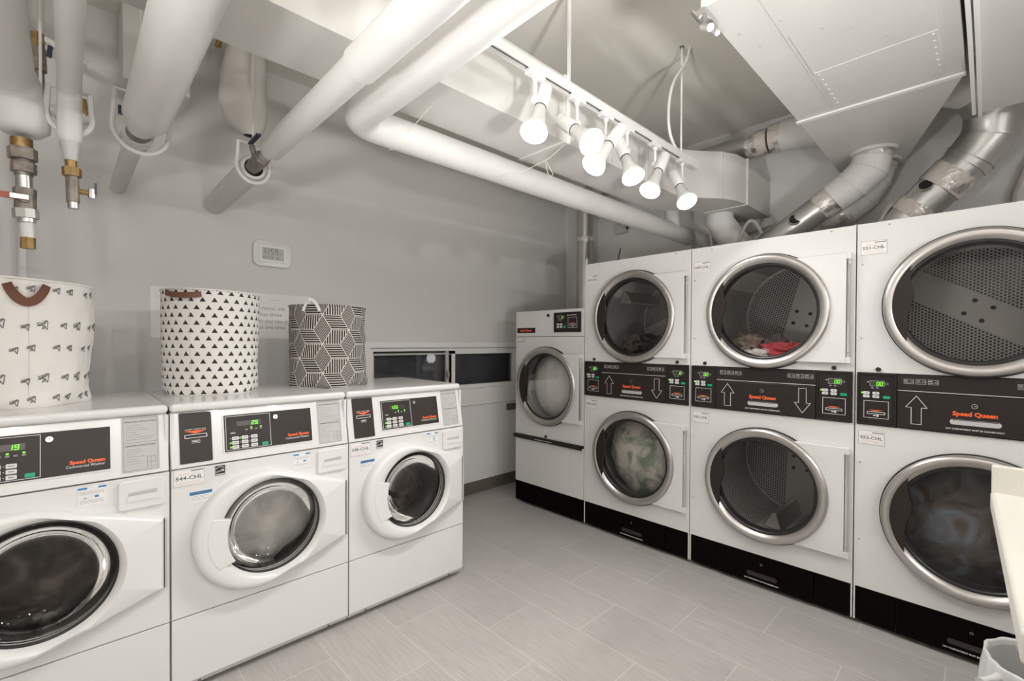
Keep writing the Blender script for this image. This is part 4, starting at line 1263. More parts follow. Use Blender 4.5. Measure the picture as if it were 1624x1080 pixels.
def ring_hanger(t, x, y, z, r, top, wob=0.0):
    """clevis ring with a rod to the ceiling"""
    b = MB('pipe_wrap')
    pts = []
    for i in range(17):
        a = math.radians(165 + 210 * i / 16)
        pts.append((x + r * math.cos(a), y, z + r * 1.1 * math.sin(a)))
    pts = [(x - r * 0.9, y, z + r * 1.5)] + pts + [(x + r * 0.9, y, z + r * 1.5)]
    b.tube(pts, 0.008, n=8)
    b.tube([(x - r * 0.95, y, z + r * 1.5), (x + r * 0.95, y, z + r * 1.5)], 0.006, n=8)
    b.tube([(x, y, z + r * 1.5), (x, y, top)], 0.005, n=8)
    b.build('pipe_hanger', t)

ring_hanger(t, 0.0, 0.02, -0.07, 0.055, CH - 2.15 - 0.0)

# third: thick pipe stepping down and entering the wall
t = thing('insulated_pipe', 'thickest white wrapped pipe, third from left, narrowing before the wall', 'pipe', (0.205, 2.10, 2.153))
b_ = MB('pipe_wrap'); b_.tube([(0, YS - 2.10, 0), (0, -0.95, 0)], 0.073, n=36); b_.tube([(0, -0.96, 0), (0, -0.10, 0), (-0.002, 0.0, 0), (-0.004, 0.02, 0)], [0.068, 0.070, 0.071, 0.064], n=36)
b_.build('insulation', t, ang=40)
b_ = MB('pipe_wrap'); b_.tube([(-0.004, -0.01, 0), (-0.008, 0.13, 0)], 0.044, n=24); b_.use('old_iron'); b_.cyl((-0.008, 0.12, 0), (-0.009, 0.20, 0), 0.040, n=20); b_.use('blue_handle'); b_.box(-0.075, -0.03, 0.10, 0.115, 0.02, 0.05)
b_.build('valve', t)
b_ = MB('pipe_wrap'); b_.cyl((-0.009, 0.20, 0), (-0.010, 0.26, 0), 0.052, n=8); b_.use('galvanised'); b_.cyl((-0.010, 0.255, 0), (-0.012, 0.30, 0), 0.046, n=24)
b_.use('pipe_wrap'); b_.cyl((-0.012, 0.29, 0), (-0.013, 0.35, 0), 0.050, n=8); b_.build('union_coupling', t)
b_ = MB('pipe_wrap'); b_.tube([(-0.013, 0.34, 0), (-0.019, 1.09, 0)], 0.034, n=24); b_.build('bare_pipe', t)
ring_hanger(t, -0.005, 0.15, 0.0, 0.085, CH - 2.153)

# fourth: pipe with a ball valve, sleeved through the wall
t = thing('insulated_pipe', 'white wrapped pipe with a black-handled valve entering the wall above the clock', 'pipe', (0.615, 2.13, 2.153))
b_ = MB('pipe_wrap'); b_.tube([(0, YS - 2.13, 0), (0, -0.85, 0)], 0.053, n=32); b_.tube([(0, -0.86, 0), (0, -0.03, 0), (0, 0.0, 0)], [0.045, 0.046, 0.036], n=32)
b_.build('insulation', t, ang=40)
b_ = MB('galvanised'); b_.cyl((0, -0.01, 0), (0, 0.12, 0), 0.022, n=20); b_.use('old_iron'); b_.cyl((0, 0.09, 0), (0, 0.30, 0), 0.032, n=8); b_.cyl((-0.02, 0.13, 0.0), (-0.035, 0.13, 0.055), 0.012, n=10)
b_.build('ball_valve', t)
b_ = MB('blue_handle'); b_.box(-0.050, -0.032, 0.0, 0.13, 0.055, 0.062); b_.build('lever_handle', t)
b_ = MB('pipe_wrap'); b_.lathe([(0.040, 0.25), (0.052, 0.25), (0.060, 0.27), (0.060, 0.30), (0.056, 0.33), (0.055, 1.07)], 36, (0.005, 0, 0)); b_.build('sleeve', t)
ring_hanger(t, 0.0, 0.24, 0.0, 0.068, CH - 2.153)

# fifth: pipe that turns the corner and runs to the right wall under the duct
t = thing('insulated_pipe', 'long white wrapped pipe that elbows and runs under the duct toward the dryers', 'pipe', (0.805, 1.74, 2.22))
b_ = MB('pipe_wrap'); pts = [(0, YS - 1.74, 0), (0, -0.13, 0)] + arc_pts((0, -0.11, 0), (0, 0, 0), (0.11, 0, 0), 7) + [(0.14, 0, 0), (2.90, 0.0, 0.0)]
b_.tube(pts, 0.065, n=36); b_.build('insulation', t, ang=40)
b_ = MB('pipe_wrap'); b_.tube([(2.86, 0, 0), (2.93, -0.03, 0.0), (2.97, -0.10, -0.04), (2.98, -0.16, -0.15)], 0.06, n=24); b_.build('end_elbow', t, ang=60)

# tie strings on that pipe
def string(label, pts, r=0.0014, mat='string', name='tie_string', cat='string'):
    o = MB(mat).tube(pts, r, n=6).build(name); return tag(o, label, cat)
string('knotted string tied round the white corner pipe just after its bend', [(1.115, 1.46, 2.43), (1.075, 1.56, 2.33), (1.03, 1.665, 2.24), (1.0, 1.680, 2.20), (0.985, 1.72, 2.150), (0.97, 1.76, 2.152)])
string('looped string hanging from the duct corner to the pipe under the lamps', [(1.735, 1.44, 2.31), (1.69, 1.50, 2.245), (1.60, 1.60, 2.18), (1.54, 1.672, 2.165), (1.52, 1.73, 2.154)])
string('small white string loop below the duct end', [(1.66, 1.50, 2.22), (1.675, 1.50, 2.17), (1.70, 1.50, 2.155), (1.715, 1.50, 2.175), (1.69, 1.50, 2.20), (1.665, 1.50, 2.225)])

# canvas-wrapped riser above the valve
t = thing('wrapped_riser', 'bulging canvas-wrapped pipe hanging down from the ceiling by the wall above the valve', 'pipe', (0.70, 2.9, 3.02))
pts = [(0.03, 0.0, 0.03), (0.02, 0.0, -0.12), (0.01, 0.0, -0.25), (0.0, -0.02, -0.38), (0.0, -0.05, -0.47), (0.005, -0.08, -0.53), (0.01, -0.10, -0.56)]
b_ = MB('canvas_wrap')
def risr(u, v):
    k = v * (len(pts) - 1); i = min(int(k), len(pts) - 2); s = k - i
    c = V(pts[i]) * (1 - s) + V(pts[i + 1]) * s
    rr = 0.095 + 0.028 * math.sin(min(1, v * 1.25) * PI) if v < 0.8 else None
    prof = [(0, 0.088), (0.25, 0.112), (0.5, 0.122), (0.72, 0.100), (0.88, 0.062), (1.0, 0.030)]
    for (a, ra), (b2, rb) in zip(prof, prof[1:]):
        if a <= v <= b2: rr = ra + (rb - ra) * (v - a) / (b2 - a)
    a = u * 2 * PI
    rr *= 1 + 0.10 * noise.noise(V((math.cos(a) * 1.5, math.sin(a) * 1.5, v * 2.5)))
    return (c.x + rr * math.cos(a), c.y + rr * 0.8 * math.sin(a), c.z)
b_.grid(risr, 40, 30); b_.build('canvas_sleeve', t, ang=80)
b_ = MB('pipe_wrap'); b_.tube([(0.01 + 0.02, -0.118, 0.02), (0.015, -0.12, -0.2), (0.02, -0.115, -0.36), (0.03, -0.105, -0.48), (0.03, -0.115, -0.56)], 0.008, n=8); b_.build('tie_rod', t)
tag(MB('brass').tube([(0.585, 2.90, 3.045), (0.592, 2.89, 2.98), (0.580, 2.90, 2.93)], 0.014, n=8).build('ceiling_fitting'), 'small rusty fitting at the ceiling beside the canvas-wrapped riser', 'pipe fitting')

# small service pipes behind the two left pipes
t = thing('branch_pipe', 'small white branch pipe with rusty valves behind the two left pipes', 'pipe', (-0.06, 2.7, 2.56))
b_ = MB('pipe_wrap'); b_.tube([(-0.25, 0.05, 0.045), (-0.03, 0, 0.025), (0.06, 0, -0.005), (0.12, 0.02, -0.02)], 0.016, n=12); b_.tube([(-0.02, 0, 0.03), (-0.02, 0, CH - 2.56)], 0.010, n=8); b_.build('bare_pipe', t)
b_ = MB('brass'); b_.cyl((-0.03, -0.01, 0.03), (-0.03, -0.01, -0.03), 0.022, n=8); b_.use('old_iron'); b_.cyl((-0.028, -0.01, -0.03), (-0.025, -0.01, -0.12), 0.024, n=10); b_.cyl((-0.025, -0.01, -0.10), (-0.02, -0.01, -0.20), 0.014, n=10); b_.build('gate_valve', t)
b_ = MB('blue_handle'); b_.tube([(0.008, -0.02, -0.01), (0.004, -0.02, -0.055)], 0.008, n=8); b_.build('lever_handle', t)
t = thing('branch_pipe', 'short horizontal white pipe with a copper stub between the two left pipes', 'pipe', (-0.03, 2.65, 2.28))
b_ = MB('pipe_wrap'); b_.tube([(-0.06, 0.0, 0.0), (0.10, 0, 0.0)], 0.024, n=14); b_.cyl((-0.01, 0, 0), (0.02, 0, 0), 0.032, n=8); b_.build('bare_pipe', t)
b_ = MB('brass'); b_.cyl((0.085, -0.01, 0.0), (0.075, -0.01, 0.075), 0.014, 0.010, n=8); b_.build('copper_stub', t)

MB('pipe_wrap').tube([(-0.05, 0, 0.02), (-0.05, 0, CH - 2.28)], 0.005, n=8).build('hanger_rod', t)
# white riser duct in the left corner behind the thick pipe
tag(MB('duct_paint').box(0.19, 0.46, 2.92, 3.18, 2.62, CH - 0.001).build('riser_duct', bevel=0.003), 'white boxed riser near the ceiling behind the thickest pipe', 'duct')
# vertical pipe in the left corner
tag(MB('pipe_wrap').tube([(-0.215, 3.10, 0.001), (-0.215, 3.10, CH - 0.001)], 0.045, n=24).build('corner_pipe'), 'vertical white pipe at the left picture edge against the wall', 'pipe')

# ------------------------------------------------------------------ rectangular ducts
D0, D1 = 2.31, 2.62
t = thing('ceiling_duct', 'long white rectangular duct running along the back under the ceiling', 'duct', (0, 0, 0))
b_ = MB('duct_paint'); b_.box(XL + 0.002, 1.71, 1.425, 1.725, D0, D1); b_.build('main_run', t, bevel=0.002)
b_ = MB('duct_paint'); b_.box(1.705, 1.735, 1.418, 1.732, D0 - 0.006, D1 + 0.006); b_.build('flange', t, bevel=0.002)
fr_ = [(1.72, 1.432), (2.84, 1.432), (2.93, 1.41), (3.03, 1.34), (3.13, 1.255), (3.24, 1.205), (3.40, 1.185)]
bk_ = [(3.40, 1.475), (3.33, 1.49), (3.23, 1.56), (3.13, 1.65), (3.03, 1.71), (2.90, 1.728), (1.72, 1.728)]
b_ = MB('duct_paint'); b_.prism(fr_ + bk_, lambda p, q, c: (p, q, c), D0, D1); b_.build('offset_run', t, bevel=0.0, ang=25)
b_ = MB('duct_paint'); b_.box(3.40, 3.868, 1.183, 1.478, D0, D1); b_.box(3.385, 3.415, 1.176, 1.486, D0 - 0.006, D1 + 0.006)
b_.build('end_run', t, bevel=0.002)
b_ = MB('duct_paint')
for x_ in (2.84, 3.13): b_.box(x_, x_ + 0.006, (1.428 if x_ < 3 else 1.25), (1.428 if x_ < 3 else 1.25) + 0.006, D0, D1)
for x_ in (2.10, 2.48): b_.box(x_, x_ + 0.004, 1.428, 1.434, D0, D1)
b_.build('seam', t)
b_ = MB('trim_paint')
b_.box(1.722, 1.735, 1.408, 1.420, D0 - 0.01, CH); b_.box(1.39, 1.405, 1.56, 1.575, D1 - 0.01, CH)
b_.build('hanger_strut', t)

# big plenum over the dryers
t = thing('plenum_duct', 'large white sheet-metal plenum hanging over the dryers with a riveted access panel', 'duct', (0, 0, 0))
PZ, PT = 2.50, 2.97
b_ = MB('duct_paint')
out = [(1.575, 0.085), (2.74, 0.085), (3.84, 0.40), (3.84, 0.722), (2.74, 0.708), (1.575, 0.708)]
b_.prism(out, lambda p, q, c: (p, q, c), PZ, PT); b_.build('plenum_box', t, bevel=0.003)
b_ = MB('trim_paint'); b_.box(2.725, 2.755, 0.085, 0.715, PZ - 0.010, PZ - 0.0005); b_.build('flange', t, bevel=0.002)
b_ = MB('duct_paint'); b_.box(1.60, 2.705, 0.145, 0.552, PZ - 0.0025, PZ - 0.0005)
b_.box(2.29, 2.66, 0.148, 0.535, PZ - 0.005, PZ - 0.0005)
b_.build('access_panel', t, bevel=0.0006)
RV = [(2.31 + i * 0.055, yy) for i in range(7) for yy in (0.162, 0.520)]
RV2 = [(1.80, 0.66), (1.93, 0.63), (1.83, 0.53), (1.98, 0.44), (1.76, 0.42), (2.05, 0.36), (2.2, 0.28), (1.75, 0.29)]
for px_, py_ in RV: MB('duct_paint').cyl((px_, py_, PZ - 0.005), (px_, py_, PZ - 0.009), 0.005, n=8).build('rivet', t)
for px_, py_ in RV2: MB('grey_plastic').cyl((px_, py_, PZ - 0.001), (px_, py_, PZ - 0.005), 0.0045, n=8).build('rivet', t)
MB('grey_plastic').box(1.95, 2.29, 0.536, 0.539, PZ - 0.0045, PZ - 0.002).build('panel_seam', t)
b_ = MB('chrome'); b_.box(1.57, 1.68, 0.690, 0.722, PZ - 0.018, PZ - 0.001); b_.cyl((1.60, 0.715, PZ - 0.03), (1.60, 0.745, PZ + 0.02), 0.008, n=8); b_.use('duct_paint'); b_.cyl((1.64, 0.70, PZ - 0.035), (1.66, 0.735, PZ - 0.005), 0.014, n=10); b_.cyl((1.70, 0.70, PZ - 0.028), (1.71, 0.72, PZ), 0.010, n=10)
b_.build('corner_clamp', t)
b_ = MB('trim_paint')
for y_ in (0.12, 0.69):
    for x_ in (1.75, 3.3): b_.box(x_, x_ + 0.02, y_ - (0 if x_ < 3 else -0.32 if y_ < 0.3 else 0.0), y_ + 0.02 - (0 if x_ < 3 else -0.32 if y_ < 0.3 else 0.0), PT - 0.005, CH)
b_.build('hanger_strut', t)

t = thing('supply_duct', 'white rectangular duct at the right picture edge beside the plenum, sloping underside', 'duct', (0, 0, 0))
b_ = MB('duct_paint')
prof = [(1.40, PZ), (2.45, PZ), (3.08, 2.43), (3.08, PT), (1.40, PT)]
b_.prism(prof[::-1], lambda p, q, c: (p, c, q), -0.85, 0.045); b_.build('duct_box', t, bevel=0.003)
b_ = MB('trim_paint'); b_.prism([(1.40, PZ - 0.012), (2.45, PZ - 0.012), (3.09, 2.418), (3.09, 2.44), (2.45, PZ + 0.02), (1.40, PZ + 0.02)][::-1], lambda p, q, c: (p, c, q), 0.040, 0.054)
b_.build('flange', t, bevel=0.001)
b_ = MB('trim_paint'); b_.prism([(1.40, PZ - 0.012), (2.45, PZ - 0.012), (3.07, 2.424), (3.07, 2.44), (2.45, PZ + 0.02), (1.40, PZ + 0.02)][::-1], lambda p, q, c: (p, c, q), 0.060, 0.074); b_.build('angle_bar', t, bevel=0.001)
b_ = MB('trim_paint')
for x_ in (1.7, 2.8): b_.box(x_, x_ + 0.02, -0.4, -0.38, PT - 0.005, CH)
b_.build('hanger_strut', t)

# ------------------------------------------------------------------ round exhaust pipes
def band(t, name, mat, p0, p1, r):
    MB(mat).cyl(p0, p1, r, n=28).build(name, t)
def lerp(a, b_, s): return V(a) * (1 - s) + V(b_) * s

# front exhaust of the middle stack
def exhaust(label, x, ypts, r=0.086, er=0.098):
    t = thing('exhaust_pipe', label, 'exhaust pipe', (0, 0, 0))
    a, b2, c_, d_, top = [(x, y, z) for y, z in ypts]
    MB('galvanised').tube([a, b2], r, n=32).build('straight_run', t)
    band(t, 'foil_tape', 'foil_tape', lerp(a, b2, 0.80), lerp(a, b2, 1.02), r + 0.003)
    MB('pipe_wrap').tube([lerp(a, b2, 0.97), c_, d_, lerp(d_, top, 0.75)], er, n=24).build('gored_elbow', t, ang=30)
    bd = MB('pipe_wrap')
    for p, q in ((c_, 0), (d_, 1)):
        n0 = (V(c_) - V(b2)).normalized() if q == 0 else (V(d_) - V(c_)).normalized()
        n1 = (V(d_) - V(c_)).normalized() if q == 0 else (V(top) - V(d_)).normalized()
        n_ = (n0 + n1).normalized(); bd.cyl(V(p) - n_ * 0.004, V(p) + n_ * 0.004, er + 0.006, n=28)
    bd.build('elbow_seam', t)
    band(t, 'collar', 'foil_tape', lerp(d_, top, 0.65), top, er + 0.002)
    MB('duct_paint').cyl(lerp(top, (x, top[1], top[2] - 0.02), 0.6), (top[0], top[1], PZ - 0.001), er + 0.018, n=32).build('mounting_flange', t)
    return t, a, b2
t, a, b2 = exhaust('front silver exhaust pipe with a white elbow rising from the middle dryer to the plenum', 3.47, [(1.12, 1.985), (0.685, 2.27), (0.60, 2.325), (0.52, 2.40), (0.50, 2.492)])
nrm = V((-1, -0.25, 0.35)).normalized(); pp = lerp(a, b2, 0.48)
b_ = MB('galvanised'); b_.cyl(pp + nrm * 0.080, pp + nrm * 0.092, 0.040, n=20); b_.use('hole_black'); b_.cyl(pp + nrm * 0.088, pp + nrm * 0.0935, 0.032, n=20); b_.build('inspection_port', t)
exhaust('rear silver exhaust pipe with a white elbow, partly hidden behind the front one', 3.69, [(1.62, 2.02), (0.66, 2.22), (0.585, 2.29), (0.53, 2.385), (0.50, 2.492)], 0.082, 0.092)

# galvanised gored exhaust of the near stack
t = thing('exhaust_pipe', 'galvanised gored exhaust pipe behind the nearest dryer rising into the right-hand duct', 'exhaust pipe', (0, 0, 0))
pa, pb, pc, pd, pe, pf = (3.45, 0.42, 1.98), (3.45, 0.085, 2.335), (3.44, 0.015, 2.44), (3.40, 0.005, 2.56), (3.31, 0.07, 2.65), (3.20, 0.20, 2.68)
MB('galvanised').tube([pa, pb], 0.104, n=32).build('straight_run', t)
MB('galvanised').tube([lerp(pa, pb, 0.92), pb, pc, pd, pe], 0.110, n=24).build('gored_elbow', t, ang=30)
bd = MB('galvanised')
for p, q, r_ in ((pa, pb, pc), (pb, pc, pd), (pc, pd, pe)):
    n_ = ((V(q) - V(p)).normalized() + (V(r_) - V(q)).normalized()).normalized(); bd.cyl(V(q) - n_ * 0.005, V(q) + n_ * 0.005, 0.117, n=28)
bd.build('elbow_seam', t)
MB('pipe_wrap').tube([pe, pf], 0.106, n=28).build('collar', t)
band(t, 'foil_tape', 'foil_tape', lerp(pa, pb, 0.62), lerp(pa, pb, 0.84), 0.112)
band(t, 'foil_tape', 'foil_tape', lerp(pa, pb, 0.25), lerp(pa, pb, 0.40), 0.111)
nrm = V((-1, 0.1, 0.45)).normalized(); pp = lerp(pa, pb, 0.52)
b_ = MB('galvanised'); b_.cyl(pp + nrm * 0.100, pp + nrm * 0.114, 0.036, n=20); b_.use('hole_black'); b_.cyl(pp + nrm * 0.109, pp + nrm * 0.1155, 0.029, n=20); b_.build('inspection_port', t)

# vertical pipe of the single dryer, then high horizontal run to the plenum
t = thing('exhaust_pipe', 'silver exhaust pipe rising in the far corner and running high along the right wall', 'exhaust pipe', (0, 0, 0))
vp = (3.66, 2.78)
MB('galvanised').tube([(vp[0], vp[1], 1.602), (vp[0], vp[1], 2.69)] + arc_pts((vp[0], vp[1], 2.70), (vp[0], vp[1], 2.80), (vp[0] - 0.02, vp[1] - 0.10, 2.80), 4) + [(3.62, 1.22, 2.80)], 0.080, n=28).build('straight_run', t, ang=30)
band(t, 'foil_tape', 'foil_tape', (vp[0], vp[1], 2.335), (vp[0], vp[1], 2.375), 0.083)
band(t, 'foil_tape', 'foil_tape', (3.62, 1.12, 2.80), (3.62, 1.26, 2.80), 0.090)
band(t, 'foil_tape', 'foil_tape', (3.61, 1.00, 2.80), (3.61, 1.10, 2.80), 0.100)
MB('pipe_wrap').tube([(3.61, 1.02, 2.80), (3.60, 0.86, 2.78), (3.58, 0.73, 2.74)], 0.105, n=28).build('reducer', t, ang=30)

# white stub duct dropping from the end of the long duct
t = thing('drop_duct', 'white round duct dropping from the boxed duct end behind the dryers', 'duct', (0, 0, 0))
MB('pipe_wrap').tube([(3.52, 1.42, 2.309), (3.52, 1.42, 2.25), (3.56, 1.34, 2.12), (3.62, 1.20, 1.93)], 0.095, n=28).build('wrapped_drop', t, ang=60)
t = thing('vertical_pipe', 'white wrapped pipe joining the long pipe below the duct elbow', 'pipe', (0, 0, 0))
MB('pipe_wrap').tube([(3.40, 1.74, 2.22), (3.40, 1.74, D0 + 0.3)], 0.060, n=24).build('wrapped_pipe', t)

# cables and hoses
def cable(label, pts, r, mat='cable_grey', n=10, name='cable'):
    P = [V(p) for p in pts]
    # catmull smoothing
    Q = []
    for i in range(len(P) - 1):
        p0, p1, p2, p3 = P[max(i - 1, 0)], P[i], P[i + 1], P[min(i + 2, len(P) - 1)]
        for k in range(6):
            s = k / 6
            Q.append(0.5 * ((2 * p1) + (p2 - p0) * s + (2 * p0 - 5 * p1 + 4 * p2 - p3) * s * s + (3 * p1 - p0 - 3 * p2 + p3) * s ** 3))
    Q.append(P[-1])
    return tag(MB(mat).tube(Q, r, n=n).build(name), label, 'cable')
cable('white cable hanging from the ceiling to the right end of the lamp track', [(2.585, 1.22, CH), (2.560, 1.235, 2.96), (2.47, 1.25, 2.84), (2.412, 1.25, 2.727), (2.393, 1.25, 2.60), (2.42, 1.25, 2.50), (2.50, 1.25, 2.437)], 0.008, 'trim_paint')
cable('grey flexible conduit looping up behind the middle dryer stack', [(3.35, 1.235, 1.93), (3.38, 1.225, 2.08), (3.40, 1.18, 2.185), (3.41, 1.135, 2.18), (3.43, 1.10, 2.10)], 0.012)
cable('beige conduit arching beside the galvanised exhaust of the nearest dryer', [(3.36, 0.47, 1.93), (3.38, 0.445, 2.07), (3.40, 0.400, 2.145), (3.42, 0.345, 2.14), (3.45, 0.31, 2.06)], 0.011)
cable('dark cable beside the beige conduit above the nearest dryer', [(3.40, 0.55, 1.93), (3.44, 0.50, 2.04), (3.47, 0.42, 2.10), (3.5, 0.33, 2.05)], 0.007, 'cable_dark')
cable('beige hose on the wall at the right picture edge above the dryers', [(3.84, -0.075, 1.93), (3.84, -0.078, 2.176), (3.84, -0.090, 2.23), (3.84, -0.117, 2.33), (3.84, -0.15, 2.40), (3.84, -0.18, 2.50)], 0.012)
cable('brown wire bundle curling from the end of the long white pipe', [(3.46, 1.60, 2.27), (3.44, 1.52, 2.24), (3.43, 1.46, 2.17), (3.43, 1.44, 2.05)], 0.007)

t = thing('junction_box', 'small grey junction box on the right wall below the long pipe', 'junction box', (XR, 2.49, 2.45))
b_ = MB('box_grey'); b_.use('grey_plastic'); b_.box(-0.045, 0, -0.062, 0.062, -0.05, 0.05); b_.build('housing', t, bevel=0.003)
b_ = MB('hole_black'); b_.cyl((-0.02, -0.062, -0.005), (-0.02, -0.072, -0.005), 0.012, n=10); b_.build('knockout', t)
tag(MB('box_grey').box(2.985, 3.10, YB - 0.028, YB - 0.0085, 0.705, 0.765).build('wall_outlet', bevel=0.004), 'dark grey outlet plate on the wall under the window beside the single dryer', 'outlet')
for x_, y_, s_ in ((2.98, 1.965, 'leftmost'), (3.0, 1.40, 'right')):
    tag(MB('cable_dark').tube([(x_, y_, 1.922), (x_ + 0.02, y_ - 0.02, 2.06)], 0.006, n=6).build('threaded_rod'),
        'short dark threaded rod standing on the 547-CHL stack, %s' % ('near the corner pipe' if s_ == 'leftmost' else 'under the long pipe'), 'rod')

# ------------------------------------------------------------------ lamp track and heads
TY, TZ = 1.25, 2.415
def track(name_label, x0, x1, y, z, rods):
    t = thing('lamp_track', name_label, 'lamp track', (0, 0, 0))
    b = MB('lamp_white')
    b.box(x0, x1, y - 0.018, y + 0.018, z + 0.004, z + 0.022); b.box(x0, x1, y - 0.018, y - 0.012, z - 0.014, z + 0.004); b.box(x0, x1, y + 0.012, y + 0.018, z - 0.014, z + 0.004)
    b.use('box_grey'); b.box(x0 + 0.01, x1 - 0.01, y - 0.012, y + 0.012, z, z + 0.004)
    b.build('rail', t)
    b = MB('lamp_white'); b.box(x1 - 0.10, x1 + 0.012, y - 0.020, y + 0.020, z - 0.022, z + 0.026); b.build('live_end', t, bevel=0.002)
    for rx in rods:
        MB('lamp_white').tube([(rx, y, z + 0.02), (rx, y, CH)], 0.0055, n=8).build('hanger_rod', t)
        MB('box_grey').cyl((rx, y, CH - 0.006), (rx, y, CH), 0.012, n=10).build('rod_anchor', t)
    return t
track('white lamp track over the middle of the room carrying six spotlights', 0.90, 2.72, TY, TZ, (2.545, 1.0))
track('added second white lamp track, unseen behind the camera', -0.7, 1.9, -1.9, 2.40, (-0.4, 1.6))  # unseen track, added to light the washer fronts from behind the camera

def spot(label, ax, ty, tz, top, face, power, grp):
    """adapter on the track, stem, socket tube and reflector bulb"""
    t = thing('track_spotlight', label, 'spotlight', (ax, ty, tz), 0, grp)
    top, face = V(top), V(face); d = (face - top).normalized(); o = V((ax, ty, tz)); L = (face - top).length
    b = MB('lamp_white'); b.box(-0.045, 0.045, -0.016, 0.016, -0.030, -0.008); b.cyl((0, 0, -0.03), (0, 0, -0.045), 0.014, 0.010, n=14)
    b.build('adapter', t, bevel=0.003)
    piv = V((0, 0, -0.118))
    b = MB('lamp_white'); b.cyl((0, 0, -0.04), piv, 0.0075, n=12); b.cyl(piv + V((-0.012, 0, 0)), piv + V((0.012, 0, 0)), 0.013, n=12)
    b.tube([piv, (top + d * 0.055) - o], 0.006, n=8)
    b.build('stem', t)
    b = MB('lamp_white'); T0 = top - o
    q = d.to_track_quat('Z', 'Y').to_matrix().to_4x4(); q.translation = T0; b.M = q
    b.lathe([(0.001, 0.0), (0.024, 0.0), (0.029, 0.004), (0.029, 0.118), (0.026, 0.122)], 28, axis='z')
    b.use('box_grey'); b.lathe([(0.0245, 0.117), (0.0245, 0.128)], 28, axis='z')
    sk = b.build('socket', t, ang=50)
    b = MB('lamp_white'); b.M = q
    b.lathe([(0.020, 0.120), (0.024, 0.126), (0.034, L - 0.055), (0.047, L - 0.030), (0.0525, L - 0.014), (0.052, L - 0.006)], 32, axis='z')
    b.use('bulb_glow'); b.lathe([(0.052, L - 0.006), (0.045, L), (0.025, L + 0.003), (0.0005, L + 0.004)], 32, axis='z')
    bl = b.build('bulb', t, ang=60)
    ll = disk_lamp('bulb_light', t, (face - o) + d * 0.010, d, 0.046, power, spread=150)
    return t

G = 'spotlights on the visible lamp track'
C0 = V((0, 0, CAM_Z))
def ray(u, v):
    return (Fw + R2 * ((u - 812) / FPX) - U2 * ((v - 549.96) / FPX)).normalized()
def solve(u, v, top, L, near=True):
    """world point on the line of sight of the photographed lamp face at distance L from the socket top"""
    d = ray(u, v); oc = C0 - V(top); b = 2 * oc.dot(d); c = oc.dot(oc) - L * L; disc = b * b - 4 * c
    if disc < 0: return C0 + d * (-b / 2)
    s = math.sqrt(disc); return C0 + d * ((-b - s) / 2 if near else (-b + s) / 2)
def on_y(u, v, y):
    d = ray(u, v); return C0 + d * (y / d.y)
LAMPS = [
    ('first spotlight from the left on the track, facing the camera', 1.321, (865, 140, 1.26), (846, 212), 0.27, True),
    ('second spotlight from the left, tilted sideways with its bulb over the third', 1.585, (889.6, 190, 1.28), (940, 227), 0.27, True),
    ('third spotlight from the left, its bulb pointing down and left', 1.799, (985.5, 203, 1.16), (940, 264), 0.27, True),
    ('fourth spotlight from the left, bulb tipped down and right', 1.979, (981, 224, 1.27), (1005, 282), 0.26, True),
    ('fifth spotlight from the left, bulb hanging almost straight down', 2.250, (1054.4, 247, 1.22), (1030, 304), 0.275, True),
    ('last spotlight at the right end of the track, bulb tipped right', 2.561, (1067.8, 275.6, 1.26), (1090, 321), 0.26, True),
]
for lb, ax, (tu, tv, ty_), (u, v), L_, near in LAMPS:
    top = on_y(tu, tv, ty_)
    spot(lb, ax, TY, TZ, top, solve(u, v, top, L_, near), P_FRONT, G)
REAR = ((-0.35, (-0.38, -1.72, 2.16), P_BACK, 'first'), (0.45, (0.46, -1.72, 2.16), P_BACK, 'second'), (1.15, (1.16, -1.72, 2.16), P_BACK, 'third'), (1.7, (1.8, -1.74, 2.15), P_BACK, 'fourth'))
for ax, f_, pw_, nm in REAR:
    spot('%s added spotlight from the left wall on the unseen rear track' % nm, ax, -1.9, 2.40, (ax, -1.92, 2.30), f_, pw_, 'added spotlights on the unseen rear track')

# uplights on stands, added out of view to brighten ceiling and duct undersides
for fx, fy, nm, tip, hz_, pw_, sp_ in ((-0.65, -0.95, 'left', (0.15, 0.35, 1.0), 1.36, P_UP, 130), (0.60, -0.85, 'right', (1.5, 2.5, 1.95), 1.05, P_UP * 0.13, 78), (-1.10, 0.75, 'by the left wall', (3.75, 0.45, 2.05), 0.85, P_UP * 0.05, 55)):
    t = thing('added_uplight', 'added white uplight out of view, brightening the ceiling, %s' % (nm if 'by' in nm else 'on the ' + nm), 'floor lamp', (fx, fy, 0), 0, 'added uplights out of view')
    b_ = MB('lamp_white'); b_.cyl((0, 0, 0), (0, 0, 0.025), 0.15, n=32); b_.build('base', t, bevel=0.004)
    MB('lamp_white').cyl((0, 0, 0.02), (0, 0, hz_), 0.013, n=14).build('pole', t)
    tip = V(tip).normalized(); q = tip.to_track_quat('Z', 'Y').to_matrix().to_4x4(); q.translation = V((0, 0, hz_ - 0.01))
    b_ = MB('lamp_white'); b_.M = q; b_.lathe([(0.001, 0.0), (0.06, 0.01), (0.13, 0.07), (0.155, 0.10), (0.152, 0.10), (0.125, 0.075), (0.001, 0.02)], 40, axis='z'); b_.build('lamp_shade', t)
    disk_lamp('bulb_light', t, V((0, 0, hz_ - 0.01)) + tip * 0.098, tip, 0.12, pw_, spread=sp_)

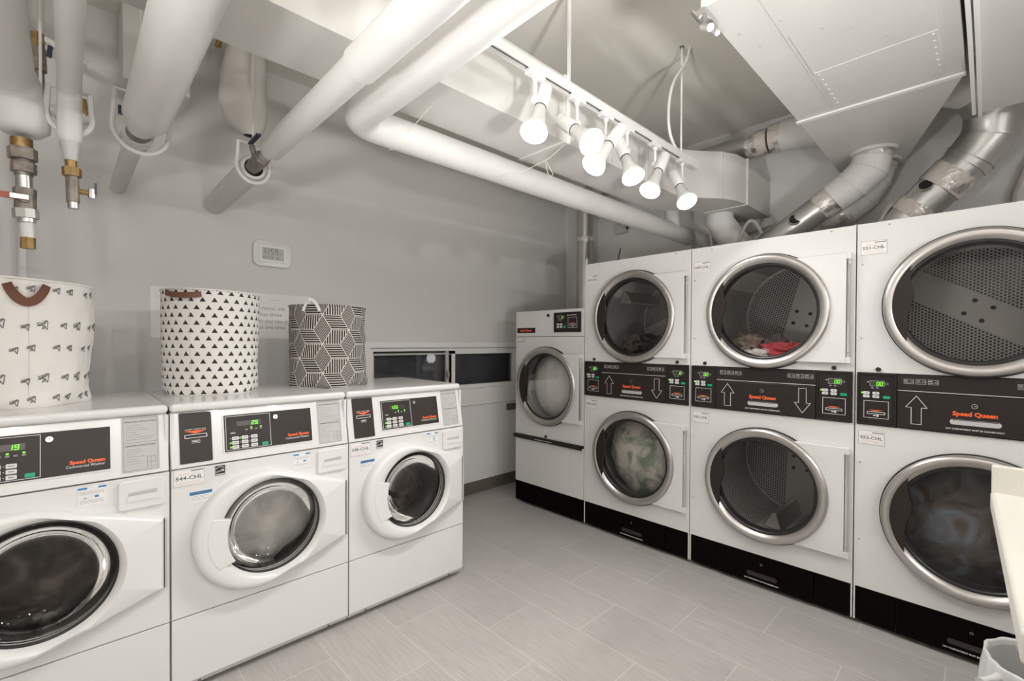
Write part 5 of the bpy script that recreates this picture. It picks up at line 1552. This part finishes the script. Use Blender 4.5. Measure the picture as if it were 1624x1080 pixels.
# ------------------------------------------------------------------ folding counter and waste basket at the right
t = thing('laundry_counter', 'cream moulded counter with a raised back edge at the right picture edge', 'counter', (0, 0, 0))
b_ = MB('counter_cream')
b_.prism([(1.0, -0.034), (1.90, -0.002), (1.90, -0.72), (1.0, -0.72)][::-1], lambda p, q, c: (p, q, c), 0.875, 0.93)
b_.build('worktop', t, bevel=0.010, seg=3)
b_ = MB('counter_cream'); b_.prism([(0.875, 0.90), (1.03, 0.90)][:0] + [(1.875, 0.90), (1.885, 1.005), (1.905, 1.005), (1.912, 0.90)][::-1], lambda p, q, c: (p, c, q), -0.72, -0.004)
b_.build('back_edge', t, bevel=0.006, seg=3)
b_ = MB('counter_cream'); b_.prism([(1.0, -0.05), (1.05, -0.05), (1.05, -0.70), (1.0, -0.70)][::-1], lambda p, q, c: (p, q, c), 0.0, 0.88); b_.build('side_panel', t)

t = thing('waste_basket', 'round waste basket with a white plastic liner under the counter', 'waste basket', (2.12, -0.145, 0.0))
b_ = MB('grey_plastic'); b_.lathe([(0.001, 0.002), (0.110, 0.002), (0.145, 0.360), (0.141, 0.360), (0.106, 0.010), (0.001, 0.010)], 40, axis='z'); b_.build('bin', t)
def liner(u, v):
    a = u * 2 * PI
    if v < 0.35: r = 0.118 + 0.026 * v / 0.35; z = 0.10 + (0.268) * v / 0.35
    elif v < 0.55: s = (v - 0.35) / 0.2; r = 0.141 + 0.014 * math.sin(s * PI / 2); z = 0.368 + 0.010 * math.sin(s * PI)
    else: s = (v - 0.55) / 0.45; r = 0.155 + 0.006 * s; z = 0.366 - 0.115 * s
    wv = 0.006 * noise.noise(V((math.cos(a) * 5, math.sin(a) * 5, v * 3))) + 0.004 * math.sin(a * 17) * v
    return ((r + wv) * math.cos(a), (r + wv) * math.sin(a), z + 0.012 * noise.noise(V((a * 2, v * 3, 1.0))) * (1 if v > 0.5 else 0))
b_ = MB('bin_liner'); b_.grid(liner, 96, 24)
b_.tube([(-0.10, 0.115, 0.345), (-0.13, 0.14, 0.34), (-0.155, 0.155, 0.332)], [0.014, 0.008, 0.017], n=10); b_.build('liner_bag', t, ang=80)
